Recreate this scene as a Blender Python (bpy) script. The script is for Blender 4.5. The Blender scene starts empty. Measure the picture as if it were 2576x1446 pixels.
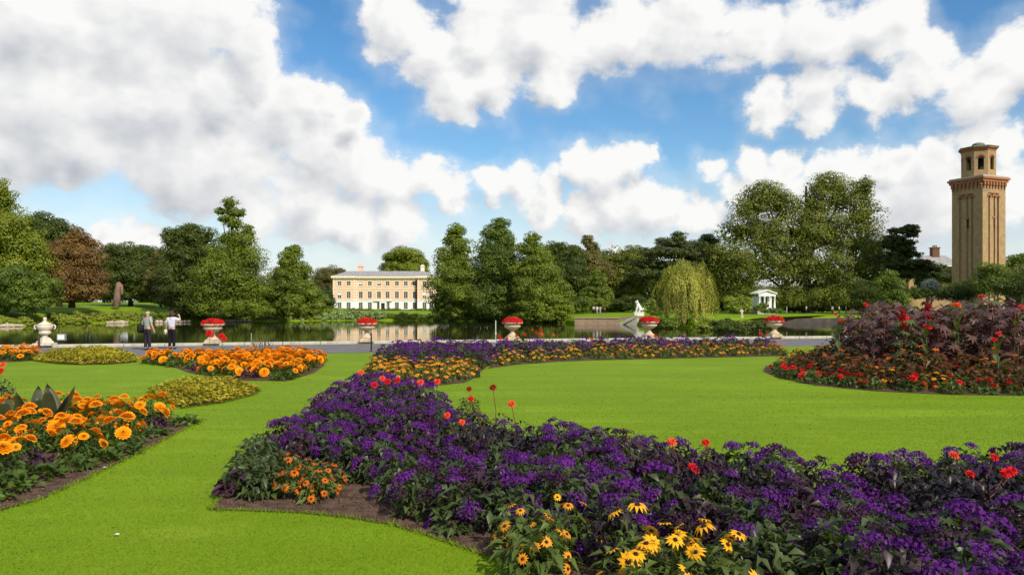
import bpy, bmesh, math, random
import numpy as np
from mathutils import Vector, Matrix

RNG = np.random.default_rng(11)
random.seed(11)
scene = bpy.context.scene
COL = scene.collection

# ------------------------------------------------------------------ camera
F = 1900.0          # focal length in units of a 2576-wide picture
YH = 765.0          # horizon row in that picture
CH = 2.0            # eye height above the lawn, metres
cam_d = bpy.data.cameras.new('camera')
cam = bpy.data.objects.new('camera', cam_d)
COL.objects.link(cam)
cam.location = (0, 0, CH)
cam.rotation_euler = (math.radians(90), 0, 0)
cam_d.sensor_width = 36.0
cam_d.lens = 36.0 * F / 2576.0
cam_d.shift_y = (YH - 723.0) / 2576.0
cam_d.clip_end = 12000
scene.camera = cam

# ------------------------------------------------------------------ light
SUN_AZ = math.radians(-52)      # direction to the sun, from +X, counter-clockwise
SUN_EL = math.radians(39)
sd = Vector((math.cos(SUN_AZ) * math.cos(SUN_EL), math.sin(SUN_AZ) * math.cos(SUN_EL), math.sin(SUN_EL)))
sun_d = bpy.data.lights.new('sun', 'SUN')
sun_d.energy = 4.6
sun_d.angle = math.radians(0.6)
sun_d.color = (1.0, 0.93, 0.80)
sun = bpy.data.objects.new('sun', sun_d)
COL.objects.link(sun)
sun.rotation_euler = sd.to_track_quat('Z', 'Y').to_euler()

scene.view_settings.view_transform = 'Standard'
scene.view_settings.look = 'None'
scene.view_settings.exposure = 0.12
scene.view_settings.gamma = 1.0
scene.cycles.use_denoising = True
scene.cycles.max_bounces = 5
scene.cycles.diffuse_bounces = 2
scene.cycles.glossy_bounces = 3
scene.cycles.transmission_bounces = 3
scene.cycles.transparent_max_bounces = 4
scene.render.film_transparent = False

def px_dir(px, py):
    v = Vector(((px - 1288) / F, 1.0, (YH - py) / F))
    return v.normalized()

def N(nt, typ, **kw):
    n = nt.nodes.new(typ)
    for k, v in kw.items():
        setattr(n, k, v)
    return n

def math_node(nt, op, a, b=None, clamp=False):
    n = nt.nodes.new('ShaderNodeMath'); n.operation = op; n.use_clamp = clamp
    for i, s in enumerate((a, b)):
        if s is None: continue
        if isinstance(s, (int, float)): n.inputs[i].default_value = s
        else: nt.links.new(s, n.inputs[i])
    return n.outputs[0]

def vmath(nt, op, a, b=None, scale=None):
    n = nt.nodes.new('ShaderNodeVectorMath'); n.operation = op
    for i, s in enumerate((a, b)):
        if s is None: continue
        if isinstance(s, (tuple, list, Vector)): n.inputs[i].default_value = tuple(s)
        else: nt.links.new(s, n.inputs[i])
    if scale is not None: n.inputs['Scale'].default_value = scale
    return n.outputs['Value'] if op in ('DISTANCE', 'LENGTH', 'DOT_PRODUCT') else n.outputs['Vector']

def maprange(nt, v, a, b, c=0.0, d=1.0, smooth=True):
    n = nt.nodes.new('ShaderNodeMapRange')
    n.interpolation_type = 'SMOOTHSTEP' if smooth else 'LINEAR'
    n.clamp = True
    nt.links.new(v, n.inputs['Value'])
    n.inputs['From Min'].default_value = a; n.inputs['From Max'].default_value = b
    n.inputs['To Min'].default_value = c; n.inputs['To Max'].default_value = d
    return n.outputs['Result']

def noise(nt, vec, scale, detail=4, rough=0.55, dist=0.0, colour=False):
    n = nt.nodes.new('ShaderNodeTexNoise')
    if vec is not None: nt.links.new(vec, n.inputs['Vector'])
    n.inputs['Scale'].default_value = scale; n.inputs['Detail'].default_value = detail
    n.inputs['Roughness'].default_value = rough; n.inputs['Distortion'].default_value = dist
    return n.outputs['Color'] if colour else n.outputs['Fac']

def mixrgb(nt, fac, a, b, blend='MIX'):
    n = nt.nodes.new('ShaderNodeMix'); n.data_type = 'RGBA'; n.blend_type = blend
    for s, i in ((fac, 0), (a, 6), (b, 7)):
        if isinstance(s, (int, float)): n.inputs[i].default_value = s
        elif isinstance(s, (tuple, list)): n.inputs[i].default_value = (*s[:3], 1)
        else: nt.links.new(s, n.inputs[i])
    return n.outputs[2]

# ------------------------------------------------------------------ sky: clear air with cumulus
BLOBS = [  # picture column, row, radius of the cumulus masses in view
 (-150,120,330),(60,60,260),(300,60,230),(500,70,160),(610,110,95),(130,260,260),(380,250,230),(560,250,130),(640,180,60),
 (700,290,105),(780,260,75),(800,380,120),(870,310,50),(920,440,115),(1020,440,95),(1090,440,70),(1140,490,62),(600,420,170),(430,400,160),(250,360,130),(40,350,120),
 (760,520,110),(900,560,95),(1020,560,80),(640,540,80),(360,600,75),(270,605,50),(180,600,40),(190,440,60),
 (980,60,88),(1050,130,100),(1130,190,100),(1250,190,95),(1390,210,85),(1330,60,190),(1230,80,120),(1550,70,120),(1700,80,130),(1880,90,125),(2050,80,130),
 (2200,80,120),(2330,170,100),(2450,230,110),(2580,150,120),(1150,250,55),(1400,250,45),
 (1960,265,62),(2060,250,78),(2160,255,78),(2240,250,55),(2050,285,55),(2180,285,60),
 (1330,462,84),(1255,470,48),(1405,470,52),(1490,425,55),(1550,450,75),(1590,400,50),(1640,380,22),(1570,520,90),(1660,550,80),(1750,545,70),(1480,540,60),(1370,540,50),
 (1780,420,52),(1900,390,62),(1990,420,60),(1860,475,75),(2090,430,60),(2190,420,62),(2230,400,60),(2340,400,70),(2450,370,75),(2550,370,80),(2150,500,130),(2330,500,150),(2520,500,150),
 (1550,625,34),(2000,540,120),(1850,560,60)]

def smax(nt, a, b):
    o = math_node(nt, 'SMOOTH_MAX', a, b); o.node.inputs[2].default_value = 0.34
    return o

def density_group():
    g = bpy.data.node_groups.new('cloud_density', 'ShaderNodeTree')
    g.interface.new_socket('Vector', in_out='INPUT', socket_type='NodeSocketVector')
    g.interface.new_socket('Density', in_out='OUTPUT', socket_type='NodeSocketFloat')
    g.interface.new_socket('Smooth', in_out='OUTPUT', socket_type='NodeSocketFloat')
    gi = g.nodes.new('NodeGroupInput'); go = g.nodes.new('NodeGroupOutput')
    p = gi.outputs[0]
    pz = vmath(g, 'MULTIPLY', p, (1.0, 1.0, 1.45))
    w1 = vmath(g, 'SUBTRACT', noise(g, p, 9.0, 2, 0.55, colour=True), (0.5, 0.5, 0.5))
    w2 = vmath(g, 'SUBTRACT', noise(g, p, 30.0, 5, 0.62, colour=True), (0.5, 0.5, 0.5))
    q = vmath(g, 'ADD', p, vmath(g, 'SCALE', w1, scale=0.085))
    q = vmath(g, 'ADD', q, vmath(g, 'SCALE', w2, scale=0.038))
    field = None
    for (x, y, r) in BLOBS:
        c = px_dir(x, y)
        rr = r / F * c.y
        d = vmath(g, 'DISTANCE', q, c)
        f = math_node(g, 'MULTIPLY_ADD', d, -1.0 / rr); 
        f.node.inputs[2].default_value = 1.0
        field = f if field is None else smax(g, field, f)
    # the same broken cumulus goes on over the rest of the sky
    sep = g.nodes.new('ShaderNodeSeparateXYZ'); g.links.new(p, sep.inputs[0])
    rest = maprange(g, sep.outputs['Y'], 0.80, 0.60)
    low = math_node(g, 'MULTIPLY', math_node(g, 'SUBTRACT', noise(g, q, 3.2, 3, 0.5), 0.49), 5.0)
    low = math_node(g, 'SUBTRACT', low, math_node(g, 'MULTIPLY', math_node(g, 'SUBTRACT', 1.0, rest), 6.0))
    field = math_node(g, 'MAXIMUM', field, low)
    field = math_node(g, 'MAXIMUM', field, -1.2)
    fb = math_node(g, 'MULTIPLY', math_node(g, 'SUBTRACT', noise(g, pz, 14.0, 9, 0.60), 0.5), 1.55)
    fs = math_node(g, 'MULTIPLY', math_node(g, 'SUBTRACT', noise(g, pz, 14.0, 2.5, 0.60), 0.5), 1.55)
    g.links.new(math_node(g, 'ADD', field, fb), go.inputs[0])
    g.links.new(math_node(g, 'ADD', field, fs), go.inputs[1])
    return g

world = bpy.data.worlds.new('World')
scene.world = world
world.use_nodes = True
wt = world.node_tree
wt.nodes.clear()
tc = N(wt, 'ShaderNodeTexCoord')
dirv = vmath(wt, 'NORMALIZE', tc.outputs['Generated'])
sky = N(wt, 'ShaderNodeTexSky', sky_type='NISHITA')
sky.sun_disc = False
sky.sun_elevation = SUN_EL
sky.sun_rotation = math.pi / 2 - SUN_AZ
sky.air_density = 1.15; sky.dust_density = 0.0; sky.ozone_density = 3.0
hs = N(wt, 'ShaderNodeHueSaturation'); hs.inputs['Saturation'].default_value = 1.28; hs.inputs['Value'].default_value = 1.22
wt.links.new(sky.outputs[0], hs.inputs['Color'])
DG = density_group()
def dens(v):
    n = wt.nodes.new('ShaderNodeGroup'); n.node_tree = DG
    wt.links.new(v, n.inputs[0]); return n.outputs[0], n.outputs[1]
d0, s0 = dens(dirv)
d1, s1 = dens(vmath(wt, 'ADD', dirv, (0.014, -0.005, 0.030)))
alpha = maprange(wt, d0, -0.10, 0.36)
thin = maprange(wt, s0, -0.60, 0.20, 0.0, 0.24)
alpha = math_node(wt, 'MAXIMUM', alpha, thin)
sl_s = math_node(wt, 'SUBTRACT', s0, s1)
sl_d = math_node(wt, 'SUBTRACT', d0, d1)
sl = math_node(wt, 'ADD', math_node(wt, 'MULTIPLY', sl_s, 0.72), math_node(wt, 'MULTIPLY', sl_d, 0.28))
lit = maprange(wt, sl, -0.78, 0.36, smooth=False)
thick = maprange(wt, s0, 0.15, 1.1)
soft = maprange(wt, noise(wt, dirv, 2.6, 2, 0.5), 0.36, 0.64)
shade = math_node(wt, 'MULTIPLY', math_node(wt, 'SUBTRACT', 1.0, lit), 0.92)
shade = math_node(wt, 'ADD', shade, math_node(wt, 'MULTIPLY', math_node(wt, 'MULTIPLY', thick, soft), 0.36), clamp=True)
shade = maprange(wt, shade, 0.14, 1.0, smooth=False)
ccol = mixrgb(wt, shade, (8.9, 8.85, 8.7), (4.5, 4.8, 5.3))
sepw = N(wt, 'ShaderNodeSeparateXYZ'); wt.links.new(dirv, sepw.inputs[0])
hz = maprange(wt, sepw.outputs['Z'], 0.20, 0.0, 0.0, 0.85)
clear = mixrgb(wt, hz, hs.outputs['Color'], (6.6, 7.0, 7.6))
final = mixrgb(wt, alpha, clear, ccol)
bg = N(wt, 'ShaderNodeBackground'); bg.inputs['Strength'].default_value = 0.1
wt.links.new(final, bg.inputs['Color'])
wo = N(wt, 'ShaderNodeOutputWorld'); wt.links.new(bg.outputs[0], wo.inputs['Surface'])
world.cycles.sampling_method = 'MANUAL'
world.cycles.sample_map_resolution = 256

# ------------------------------------------------------------------ helpers
def G(px, py, z=0.0):
    """world X, Y of a picture point that lies at height z"""
    Y = (CH - z) * F / (py - YH)
    return ((px - 1288) / F * Y, Y)

def at(px, py, Y):
    return Vector(((px - 1288) / F * Y, Y, CH + (YH - py) / F * Y))

def mesh_np(name, verts, faces):
    """faces: one (n, k) array or a list of them"""
    me = bpy.data.meshes.new(name)
    verts = np.asarray(verts, dtype=np.float32).reshape(-1, 3)
    if not isinstance(faces, list): faces = [faces]
    faces = [np.asarray(f, dtype=np.int32) for f in faces if len(f)]
    loops = np.concatenate([f.ravel() for f in faces])
    tot = np.concatenate([np.full(len(f), f.shape[1], dtype=np.int32) for f in faces])
    start = np.concatenate([[0], np.cumsum(tot)[:-1]]).astype(np.int32)
    me.vertices.add(len(verts)); me.vertices.foreach_set('co', verts.ravel())
    me.loops.add(len(loops)); me.loops.foreach_set('vertex_index', loops)
    me.polygons.add(len(tot)); me.polygons.foreach_set('loop_start', start); me.polygons.foreach_set('loop_total', tot)
    me.update(calc_edges=True); me.validate()
    return me

def link(name, data, mat=None, parent=None, loc=None, rot=None, scale=None, smooth=False):
    o = bpy.data.objects.new(name, data)
    COL.objects.link(o)
    if mat is not None and data is not None and not data.materials: data.materials.append(mat)
    if smooth and data is not None: data.polygons.foreach_set('use_smooth', [True] * len(data.polygons))
    if parent is not None: o.parent = parent
    if loc is not None: o.location = loc
    if rot is not None: o.rotation_euler = rot
    if scale is not None: o.scale = scale if isinstance(scale, (tuple, list)) else (scale,) * 3
    return o

def tag(o, label=None, cat=None, group=None, kind=None):
    if label: o['label'] = label
    if cat: o['category'] = cat
    if group: o['group'] = group
    if kind: o['kind'] = kind
    return o

def empty(name, loc=(0, 0, 0), rz=0.0, label=None, cat=None, group=None):
    o = bpy.data.objects.new(name, None); COL.objects.link(o)
    o.location = loc; o.rotation_euler = (0, 0, rz); o.empty_display_size = 0.2
    return tag(o, label, cat, group)

class MB:
    """collects shapes into one mesh"""
    def __init__(s): s.v = []; s.f = []
    def add(s, vs, fs):
        b = len(s.v); s.v += [tuple(v) for v in vs]; s.f += [tuple(b + i for i in f) for f in fs]; return s
    def box(s, x0, x1, y0, y1, z0, z1):
        return s.add([(x0,y0,z0),(x1,y0,z0),(x1,y1,z0),(x0,y1,z0),(x0,y0,z1),(x1,y0,z1),(x1,y1,z1),(x0,y1,z1)],
                     [(0,3,2,1),(4,5,6,7),(0,1,5,4),(1,2,6,5),(2,3,7,6),(3,0,4,7)])
    def lathe(s, prof, n=20, c=(0, 0, 0), sx=1.0, sy=1.0, wob=0.0):
        vs = []; fs = []
        for r, z in prof:
            for k in range(n):
                a = 2 * math.pi * k / n; rr = r * (1 + wob * math.cos(8 * a))
                vs.append((c[0] + rr * math.cos(a) * sx, c[1] + rr * math.sin(a) * sy, c[2] + z))
        for i in range(len(prof) - 1):
            for k in range(n):
                a = i * n + k; b = i * n + (k + 1) % n
                fs.append((a, b, b + n, a + n))
        fs.append(tuple(range(n - 1, -1, -1))); fs.append(tuple((len(prof) - 1) * n + k for k in range(n)))
        return s.add(vs, fs)
    def tube(s, pts, radii, n=7):
        pts = [Vector(p) for p in pts]; vs = []; fs = []
        for i, p in enumerate(pts):
            t = (pts[min(i + 1, len(pts) - 1)] - pts[max(i - 1, 0)]).normalized()
            a = t.orthogonal().normalized() if abs(t.z) < 0.99 else Vector((1, 0, 0))
            if abs(t.z) >= 0.3: a = (Vector((1, 0, 0)) - t * t.x).normalized()
            b = t.cross(a)
            for k in range(n):
                w = 2 * math.pi * k / n
                vs.append(p + (a * math.cos(w) + b * math.sin(w)) * radii[i])
        for i in range(len(pts) - 1):
            for k in range(n):
                q = i * n + k; r = i * n + (k + 1) % n
                fs.append((q, r, r + n, q + n))
        fs.append(tuple(range(n - 1, -1, -1))); fs.append(tuple((len(pts) - 1) * n + k for k in range(n)))
        return s.add(vs, fs)
    def prism(s, poly, y0, y1):
        """poly in x,z, extruded along y"""
        n = len(poly)
        vs = [(x, y0, z) for x, z in poly] + [(x, y1, z) for x, z in poly]
        fs = [tuple(range(n)), tuple(range(2 * n - 1, n - 1, -1))]
        fs += [(i, i + n, (i + 1) % n + n, (i + 1) % n) for i in range(n)]
        return s.add(vs, fs)
    def ball(s, c, r, n=8, m=6):
        prof = []
        if isinstance(r, (int, float)): r = (r, r, r)
        for i in range(1, m):
            a = -math.pi / 2 + math.pi * i / m
            prof.append((math.cos(a), math.sin(a) * r[2]))
        return s.lathe(prof, n, c, r[0], r[1])
    def mesh(s, name):
        me = bpy.data.meshes.new(name); me.from_pydata(s.v, [], s.f); me.update()
        bm = bmesh.new(); bm.from_mesh(me); bmesh.ops.recalc_face_normals(bm, faces=bm.faces); bm.to_mesh(me); bm.free()
        return me
    def build(s, name, mat, parent=None, smooth=False, **kw):
        return link(name, s.mesh(name), mat, parent, smooth=smooth, **kw)

# ------------------------------------------------------------------ materials
def new_mat(name):
    m = bpy.data.materials.new(name); m.use_nodes = True
    nt = m.node_tree; nt.nodes.clear()
    out = N(nt, 'ShaderNodeOutputMaterial')
    return m, nt, out

def bump(nt, h, strength, dist):
    b = N(nt, 'ShaderNodeBump'); b.inputs['Strength'].default_value = strength; b.inputs['Distance'].default_value = dist
    nt.links.new(h, b.inputs['Height']); return b.outputs['Normal']

def plain(name, c1, c2=None, rough=0.7, scale=4.0, bstr=0.25, bdist=0.01, metal=0.0, spec=0.3, detail=6, stain=None):
    """a solid material with mottled colour and fine relief"""
    m, nt, out = new_mat(name)
    t = N(nt, 'ShaderNodeTexCoord'); v = t.outputs['Object']
    p = N(nt, 'ShaderNodeBsdfPrincipled')
    c2 = c2 or tuple(x * 0.72 for x in c1)
    n1 = maprange(nt, noise(nt, v, scale, detail, 0.62), 0.32, 0.68)
    col = mixrgb(nt, n1, c2, c1)
    if stain:
        n2 = maprange(nt, noise(nt, v, scale * 0.31, 5, 0.6), 0.52, 0.72, 0.0, 0.8)
        col = mixrgb(nt, n2, col, stain)
    nt.links.new(col, p.inputs['Base Color'])
    p.inputs['Roughness'].default_value = rough; p.inputs['Metallic'].default_value = metal
    p.inputs['Specular IOR Level'].default_value = spec
    nt.links.new(bump(nt, noise(nt, v, scale * 6, 5, 0.6), bstr, bdist), p.inputs['Normal'])
    nt.links.new(p.outputs[0], out.inputs[0])
    return m

def leafy(name, dark, light, trans=0.35, rough=0.5, spec=0.25, scale=0.35, tip=None, tipf=0.0, flatn=False):
    """foliage: every leaf takes its own tone between dark and light"""
    m, nt, out = new_mat(name)
    geo = N(nt, 'ShaderNodeNewGeometry'); oi = N(nt, 'ShaderNodeObjectInfo')
    t = N(nt, 'ShaderNodeTexCoord')
    n1 = maprange(nt, noise(nt, t.outputs['Object'], scale, 3, 0.6), 0.33, 0.67)
    f = math_node(nt, 'ADD', math_node(nt, 'MULTIPLY', n1, 0.55), math_node(nt, 'MULTIPLY', geo.outputs['Random Per Island'], 0.22))
    f = math_node(nt, 'ADD', f, math_node(nt, 'MULTIPLY', oi.outputs['Random'], 0.18), clamp=True)
    col = mixrgb(nt, f, dark, light)
    if tip:
        k = maprange(nt, noise(nt, t.outputs['Object'], scale * 2.3, 3, 0.6), 0.60 - tipf * 0.25, 0.72)
        col = mixrgb(nt, k, col, tip)
    p = N(nt, 'ShaderNodeBsdfPrincipled')
    nt.links.new(col, p.inputs['Base Color']); p.inputs['Roughness'].default_value = rough
    p.inputs['Specular IOR Level'].default_value = spec
    if flatn:                                   # a mown sward is lit as one surface
        cx = N(nt, 'ShaderNodeCombineXYZ'); cx.inputs[2].default_value = 1.0; nt.links.new(cx.outputs[0], p.inputs['Normal'])
    tr = N(nt, 'ShaderNodeBsdfTranslucent')
    tcol = mixrgb(nt, 0.5, col, (0.25, 0.32, 0.02), 'MIX') if trans > 0.2 else col
    nt.links.new(tcol if trans > 0.2 else col, tr.inputs['Color'])
    mx = N(nt, 'ShaderNodeMixShader'); mx.inputs[0].default_value = trans
    nt.links.new(p.outputs[0], mx.inputs[1]); nt.links.new(tr.outputs[0], mx.inputs[2])
    nt.links.new(mx.outputs[0], out.inputs[0])
    return m

def petal(name, c1, c2, trans=0.25, rough=0.6):
    m, nt, out = new_mat(name)
    geo = N(nt, 'ShaderNodeNewGeometry'); oi = N(nt, 'ShaderNodeObjectInfo')
    f = math_node(nt, 'ADD', math_node(nt, 'MULTIPLY', geo.outputs['Random Per Island'], 0.55), math_node(nt, 'MULTIPLY', oi.outputs['Random'], 0.45), clamp=True)
    col = mixrgb(nt, f, c1, c2)
    d = N(nt, 'ShaderNodeBsdfPrincipled'); nt.links.new(col, d.inputs['Base Color'])
    d.inputs['Roughness'].default_value = rough; d.inputs['Specular IOR Level'].default_value = 0.15
    tr = N(nt, 'ShaderNodeBsdfTranslucent'); nt.links.new(col, tr.inputs['Color'])
    mx = N(nt, 'ShaderNodeMixShader'); mx.inputs[0].default_value = trans
    nt.links.new(d.outputs[0], mx.inputs[1]); nt.links.new(tr.outputs[0], mx.inputs[2])
    nt.links.new(mx.outputs[0], out.inputs[0])
    return m

def lawn_material():
    m, nt, out = new_mat('lawn_grass')
    t = N(nt, 'ShaderNodeTexCoord'); v = t.outputs['Object']
    big = maprange(nt, noise(nt, v, 0.22, 4, 0.6), 0.35, 0.65)
    mid = maprange(nt, noise(nt, v, 2.2, 5, 0.65), 0.33, 0.67)
    mp = N(nt, 'ShaderNodeMapping'); mp.inputs['Rotation'].default_value = (0, 0, 0.23); mp.inputs['Scale'].default_value = (0.22, 2.6, 1)
    nt.links.new(v, mp.inputs[0])
    streak = maprange(nt, noise(nt, mp.outputs[0], 1.0, 5, 0.62), 0.34, 0.66)
    fine = noise(nt, v, 34.0, 5, 0.7)
    col = mixrgb(nt, big, (0.143, 0.244, 0.005), (0.194, 0.313, 0.008))
    col = mixrgb(nt, math_node(nt, 'MULTIPLY', mid, 0.55), col, (0.213, 0.303, 0.010))
    col = mixrgb(nt, math_node(nt, 'MULTIPLY', streak, 0.55), col, (0.134, 0.207, 0.005))
    mp3 = N(nt, 'ShaderNodeMapping'); mp3.inputs['Rotation'].default_value = (0, 0, -0.5); mp3.inputs['Scale'].default_value = (0.10, 0.9, 1)
    nt.links.new(v, mp3.inputs[0])
    stripe = maprange(nt, noise(nt, mp3.outputs[0], 1.0, 2, 0.5), 0.40, 0.62)
    col = mixrgb(nt, math_node(nt, 'MULTIPLY', stripe, 0.62), col, (0.143, 0.224, 0.005))
    patch = maprange(nt, noise(nt, v, 0.55, 4, 0.6), 0.54, 0.72, 0.0, 0.6)
    col = mixrgb(nt, patch, col, (0.243, 0.313, 0.020))
    col = mixrgb(nt, maprange(nt, fine, 0.35, 0.7, 0.0, 0.25), col, (0.090, 0.156, 0.003))
    p = N(nt, 'ShaderNodeBsdfPrincipled'); nt.links.new(col, p.inputs['Base Color'])
    p.inputs['Roughness'].default_value = 0.8; p.inputs['Specular IOR Level'].default_value = 0.12
    nt.links.new(bump(nt, fine, 0.35, 0.03), p.inputs['Normal'])
    nt.links.new(p.outputs[0], out.inputs[0])
    return m

def water_material():
    m, nt, out = new_mat('pond_water')
    t = N(nt, 'ShaderNodeTexCoord'); v = t.outputs['Object']
    p = N(nt, 'ShaderNodeBsdfPrincipled')
    p.inputs['Base Color'].default_value = (0.028, 0.030, 0.009, 1)
    p.inputs['IOR'].default_value = 1.33
    p.inputs['Specular Tint'].default_value = (0.92, 0.90, 0.80, 1)
    mp = N(nt, 'ShaderNodeMapping'); mp.inputs['Scale'].default_value = (0.5, 1.3, 1); nt.links.new(v, mp.inputs[0])
    n1 = noise(nt, mp.outputs[0], 1.6, 4, 0.55)
    mp2 = N(nt, 'ShaderNodeMapping'); mp2.inputs['Scale'].default_value = (0.03, 0.16, 1); nt.links.new(v, mp2.inputs[0])
    band = maprange(nt, noise(nt, mp2.outputs[0], 1.0, 3, 0.5), 0.45, 0.70, 0.012, 0.06)
    nt.links.new(band, p.inputs['Roughness'])
    nt.links.new(bump(nt, n1, 0.03, 0.10), p.inputs['Normal'])
    nt.links.new(p.outputs[0], out.inputs[0])
    return m

MAT_LAWN = lawn_material()
MAT_WATER = water_material()
MAT_SOIL = plain('bed_soil', (0.155, 0.098, 0.070), (0.075, 0.046, 0.032), 0.95, 7.0, 0.9, 0.03, spec=0.05)
MAT_PATH = plain('path_tarmac', (0.185, 0.168, 0.168), (0.135, 0.124, 0.126), 0.9, 1.4, 0.3, 0.01, spec=0.1, stain=(0.21, 0.188, 0.175))
MAT_STONE = plain('coping_stone', (0.50, 0.46, 0.38), (0.33, 0.30, 0.25), 0.85, 3.0, 0.3, 0.01)
MAT_URN = plain('urn_stone', (0.62, 0.49, 0.33), (0.45, 0.35, 0.23), 0.85, 5.0, 0.3, 0.01, stain=(0.24, 0.20, 0.13))
MAT_URN_WHITE = plain('pale_urn_stone', (0.68, 0.59, 0.46), (0.52, 0.44, 0.33), 0.8, 5.0, 0.3, 0.01, stain=(0.42, 0.37, 0.29))
MAT_BARK = plain('bark', (0.085, 0.062, 0.042), (0.04, 0.03, 0.022), 0.95, 6.0, 0.8, 0.05)
MAT_BLACK = plain('black_paint', (0.02, 0.02, 0.022), (0.012, 0.012, 0.014), 0.5, 8.0, 0.1, 0.002)

# ------------------------------------------------------------------ ground, pond, path
KS = 0.236                                   # the pond edge runs slightly away to the right
def kerb_y(x): return 40.2 + KS * x
WZ = -1.4
shore_px = [(-420,838),(-250,828),(-100,822),(0,821),(70,820),(120,816),(210,813),(300,812),(420,810),(560,809),(640,808),(760,807),(900,806),(1060,806),
            (1180,808),(1320,810),(1425,813),(1450,815.6),(1540,816),(1600,816.6),(1640,820),(1720,823),(1800,823),(1860,821),(1920,817.5),(1990,814.5),(2080,813),(2220,812),(2420,812)]
shore = [G(x, y, WZ) for x, y in shore_px]
K0 = (-112.0, kerb_y(-112.0)); K1 = (112.0, kerb_y(112.0))
ring = [K0, (-124, 40.0), (-118, 66)] + shore + [(112, 128), (122, 100), K1]
# smooth the shoreline
rs = []
for i in range(len(ring) - 1):
    for k in range(4):
        t = k / 4
        rs.append((ring[i][0] * (1 - t) + ring[i + 1][0] * t, ring[i][1] * (1 - t) + ring[i + 1][1] * t))
rs.append(ring[-1])
cen = Vector((0, 82.0))
offs = [(0, None), (0.4, None), (2.0, None), (6.0, None), (16, None), (34, None), (60, None), (110, None), (300, None), (1200, None), (6000, None)]
gv = []; gf = []
nrow = len(offs); ncol = len(rs)
for i, (x, y) in enumerate(rs):
    d = (Vector((x, y)) - cen).normalized()
    end = i < 6 or i > ncol - 7
    for j, (o, _) in enumerate(offs):
        q = Vector((x, y)) + d * o
        u = q.x / max(q.y, 1)
        left = max(0.0, min(1.0, (-u - 0.20) / 0.2))
        base = [-1.62, -1.35, -0.75, -0.18, 0.0, 0.1, 0.2, 0.3, 0.3, 0, 0][j]
        rise = [0, 0, 0.15, 0.45, 1.1, 1.75, 2.1, 2.3, 2.0, 0, 0][j] * left
        steep = 0.0
        z = base + rise
        if 76 <= i and (0.06 < u): z = [-1.62, -0.9, -0.35, -0.1, 0.0, 0.05, 0.1, 0.15, 0.2, 0, 0][j]
        if end: z = [0, 0, 0, 0, 0, 0, 0, 0, 0, 0, 0][j]
        if not end and 0 < j < 8: z += 0.10 * math.sin(x * 0.21 + j) * min(1, j / 4)
        gv.append((q.x, q.y, z))
for i in range(ncol - 1):
    for j in range(nrow - 1):
        a = i * nrow + j
        gf.append((a, a + 1, a + nrow + 1, a + nrow))
b = len(gv)
d0v = (Vector(K0) - cen).normalized(); d1v = (Vector(K1) - cen).normalized()
near = [K0, K1, tuple(Vector(K1) + d1v * 6000), (6000, -6000), (-6000, -6000), tuple(Vector(K0) + d0v * 6000)]
gv += [(x, y, 0.0) for x, y in near]
gf += [(b, b + 5, b + 4), (b, b + 4, b + 3), (b, b + 3, b + 1), (b + 1, b + 3, b + 2)]
# the near bank drops to the pond bed behind the coping
gv += [(K0[0], K0[1] + 0.02, -2.2), (K1[0], K1[1] + 0.02, -2.2)]
gf += [(b, b + 1, b + 7, b + 6)]
me = bpy.data.meshes.new('ground'); me.from_pydata(gv, [], gf); me.update()
bm = bmesh.new(); bm.from_mesh(me); bmesh.ops.recalc_face_normals(bm, faces=bm.faces)
bm.to_mesh(me); bm.free()
tag(link('ground', me, MAT_LAWN), 'mown green lawn and grassy banks around the pond', kind='structure')

wv = [(x, y, WZ) for x, y in rs]
wm = bpy.data.meshes.new('pond_water')
bm = bmesh.new()
# water reaches a little under both banks
vs = [bm.verts.new((x + (x - cen.x) * 0.004, y + (y - cen.y) * 0.006, WZ)) for x, y in rs[2:-2]]
vs += [bm.verts.new((K1[0] + 1, K1[1] - 0.3, WZ)), bm.verts.new((K0[0] - 1, K0[1] - 0.3, WZ))]
f = bm.faces.new(vs); bmesh.ops.triangulate(bm, faces=[f])
bmesh.ops.recalc_face_normals(bm, faces=bm.faces)
for fc in bm.faces:
    if fc.normal.z < 0: fc.normal_flip()
bm.to_mesh(wm); bm.free()
tag(link('pond_water', wm, MAT_WATER), 'dark green pond reflecting the house and trees', kind='structure')

# path along the pond
PW = 7.6
me = bpy.data.meshes.new('path')
me.from_pydata([(-90, kerb_y(-90) - PW, .006), (90, kerb_y(90) - PW, .006), (90, kerb_y(90) - .45, .006), (-90, kerb_y(-90) - .45, .006)], [], [(0, 1, 2, 3)])
tag(link('path', me, MAT_PATH), 'grey tarmac path along the pond edge', kind='structure')

kerb = empty('pond_kerb', (0, kerb_y(0), 0)); tag(kerb, 'pale stone coping along the near edge of the pond', kind='structure')
ang = math.atan(KS)
kerb.rotation_euler = (0, 0, ang)
def coping_mesh(w):
    m = MB(); m.box(-w / 2 + .012, w / 2 - .012, -.26, .26, -.35, .13)
    me = m.mesh('coping_stone')
    bm = bmesh.new(); bm.from_mesh(me); bmesh.ops.bevel(bm, geom=bm.edges[:], offset=.02, segments=1, affect='EDGES'); bm.to_mesh(me); bm.free()
    return me
cm = coping_mesh(1.8)
for k in range(-22, 26):
    link('coping_stone', cm, MAT_STONE, kerb, (k * 1.8, 0, random.uniform(-.006, .006)), (0, 0, random.uniform(-.003, .003)))

# ------------------------------------------------------------------ flower beds (soil)
def poly_px(pts):
    return [G(p[0], p[1], p[2] if len(p) > 2 else 0.0) for p in pts]

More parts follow.
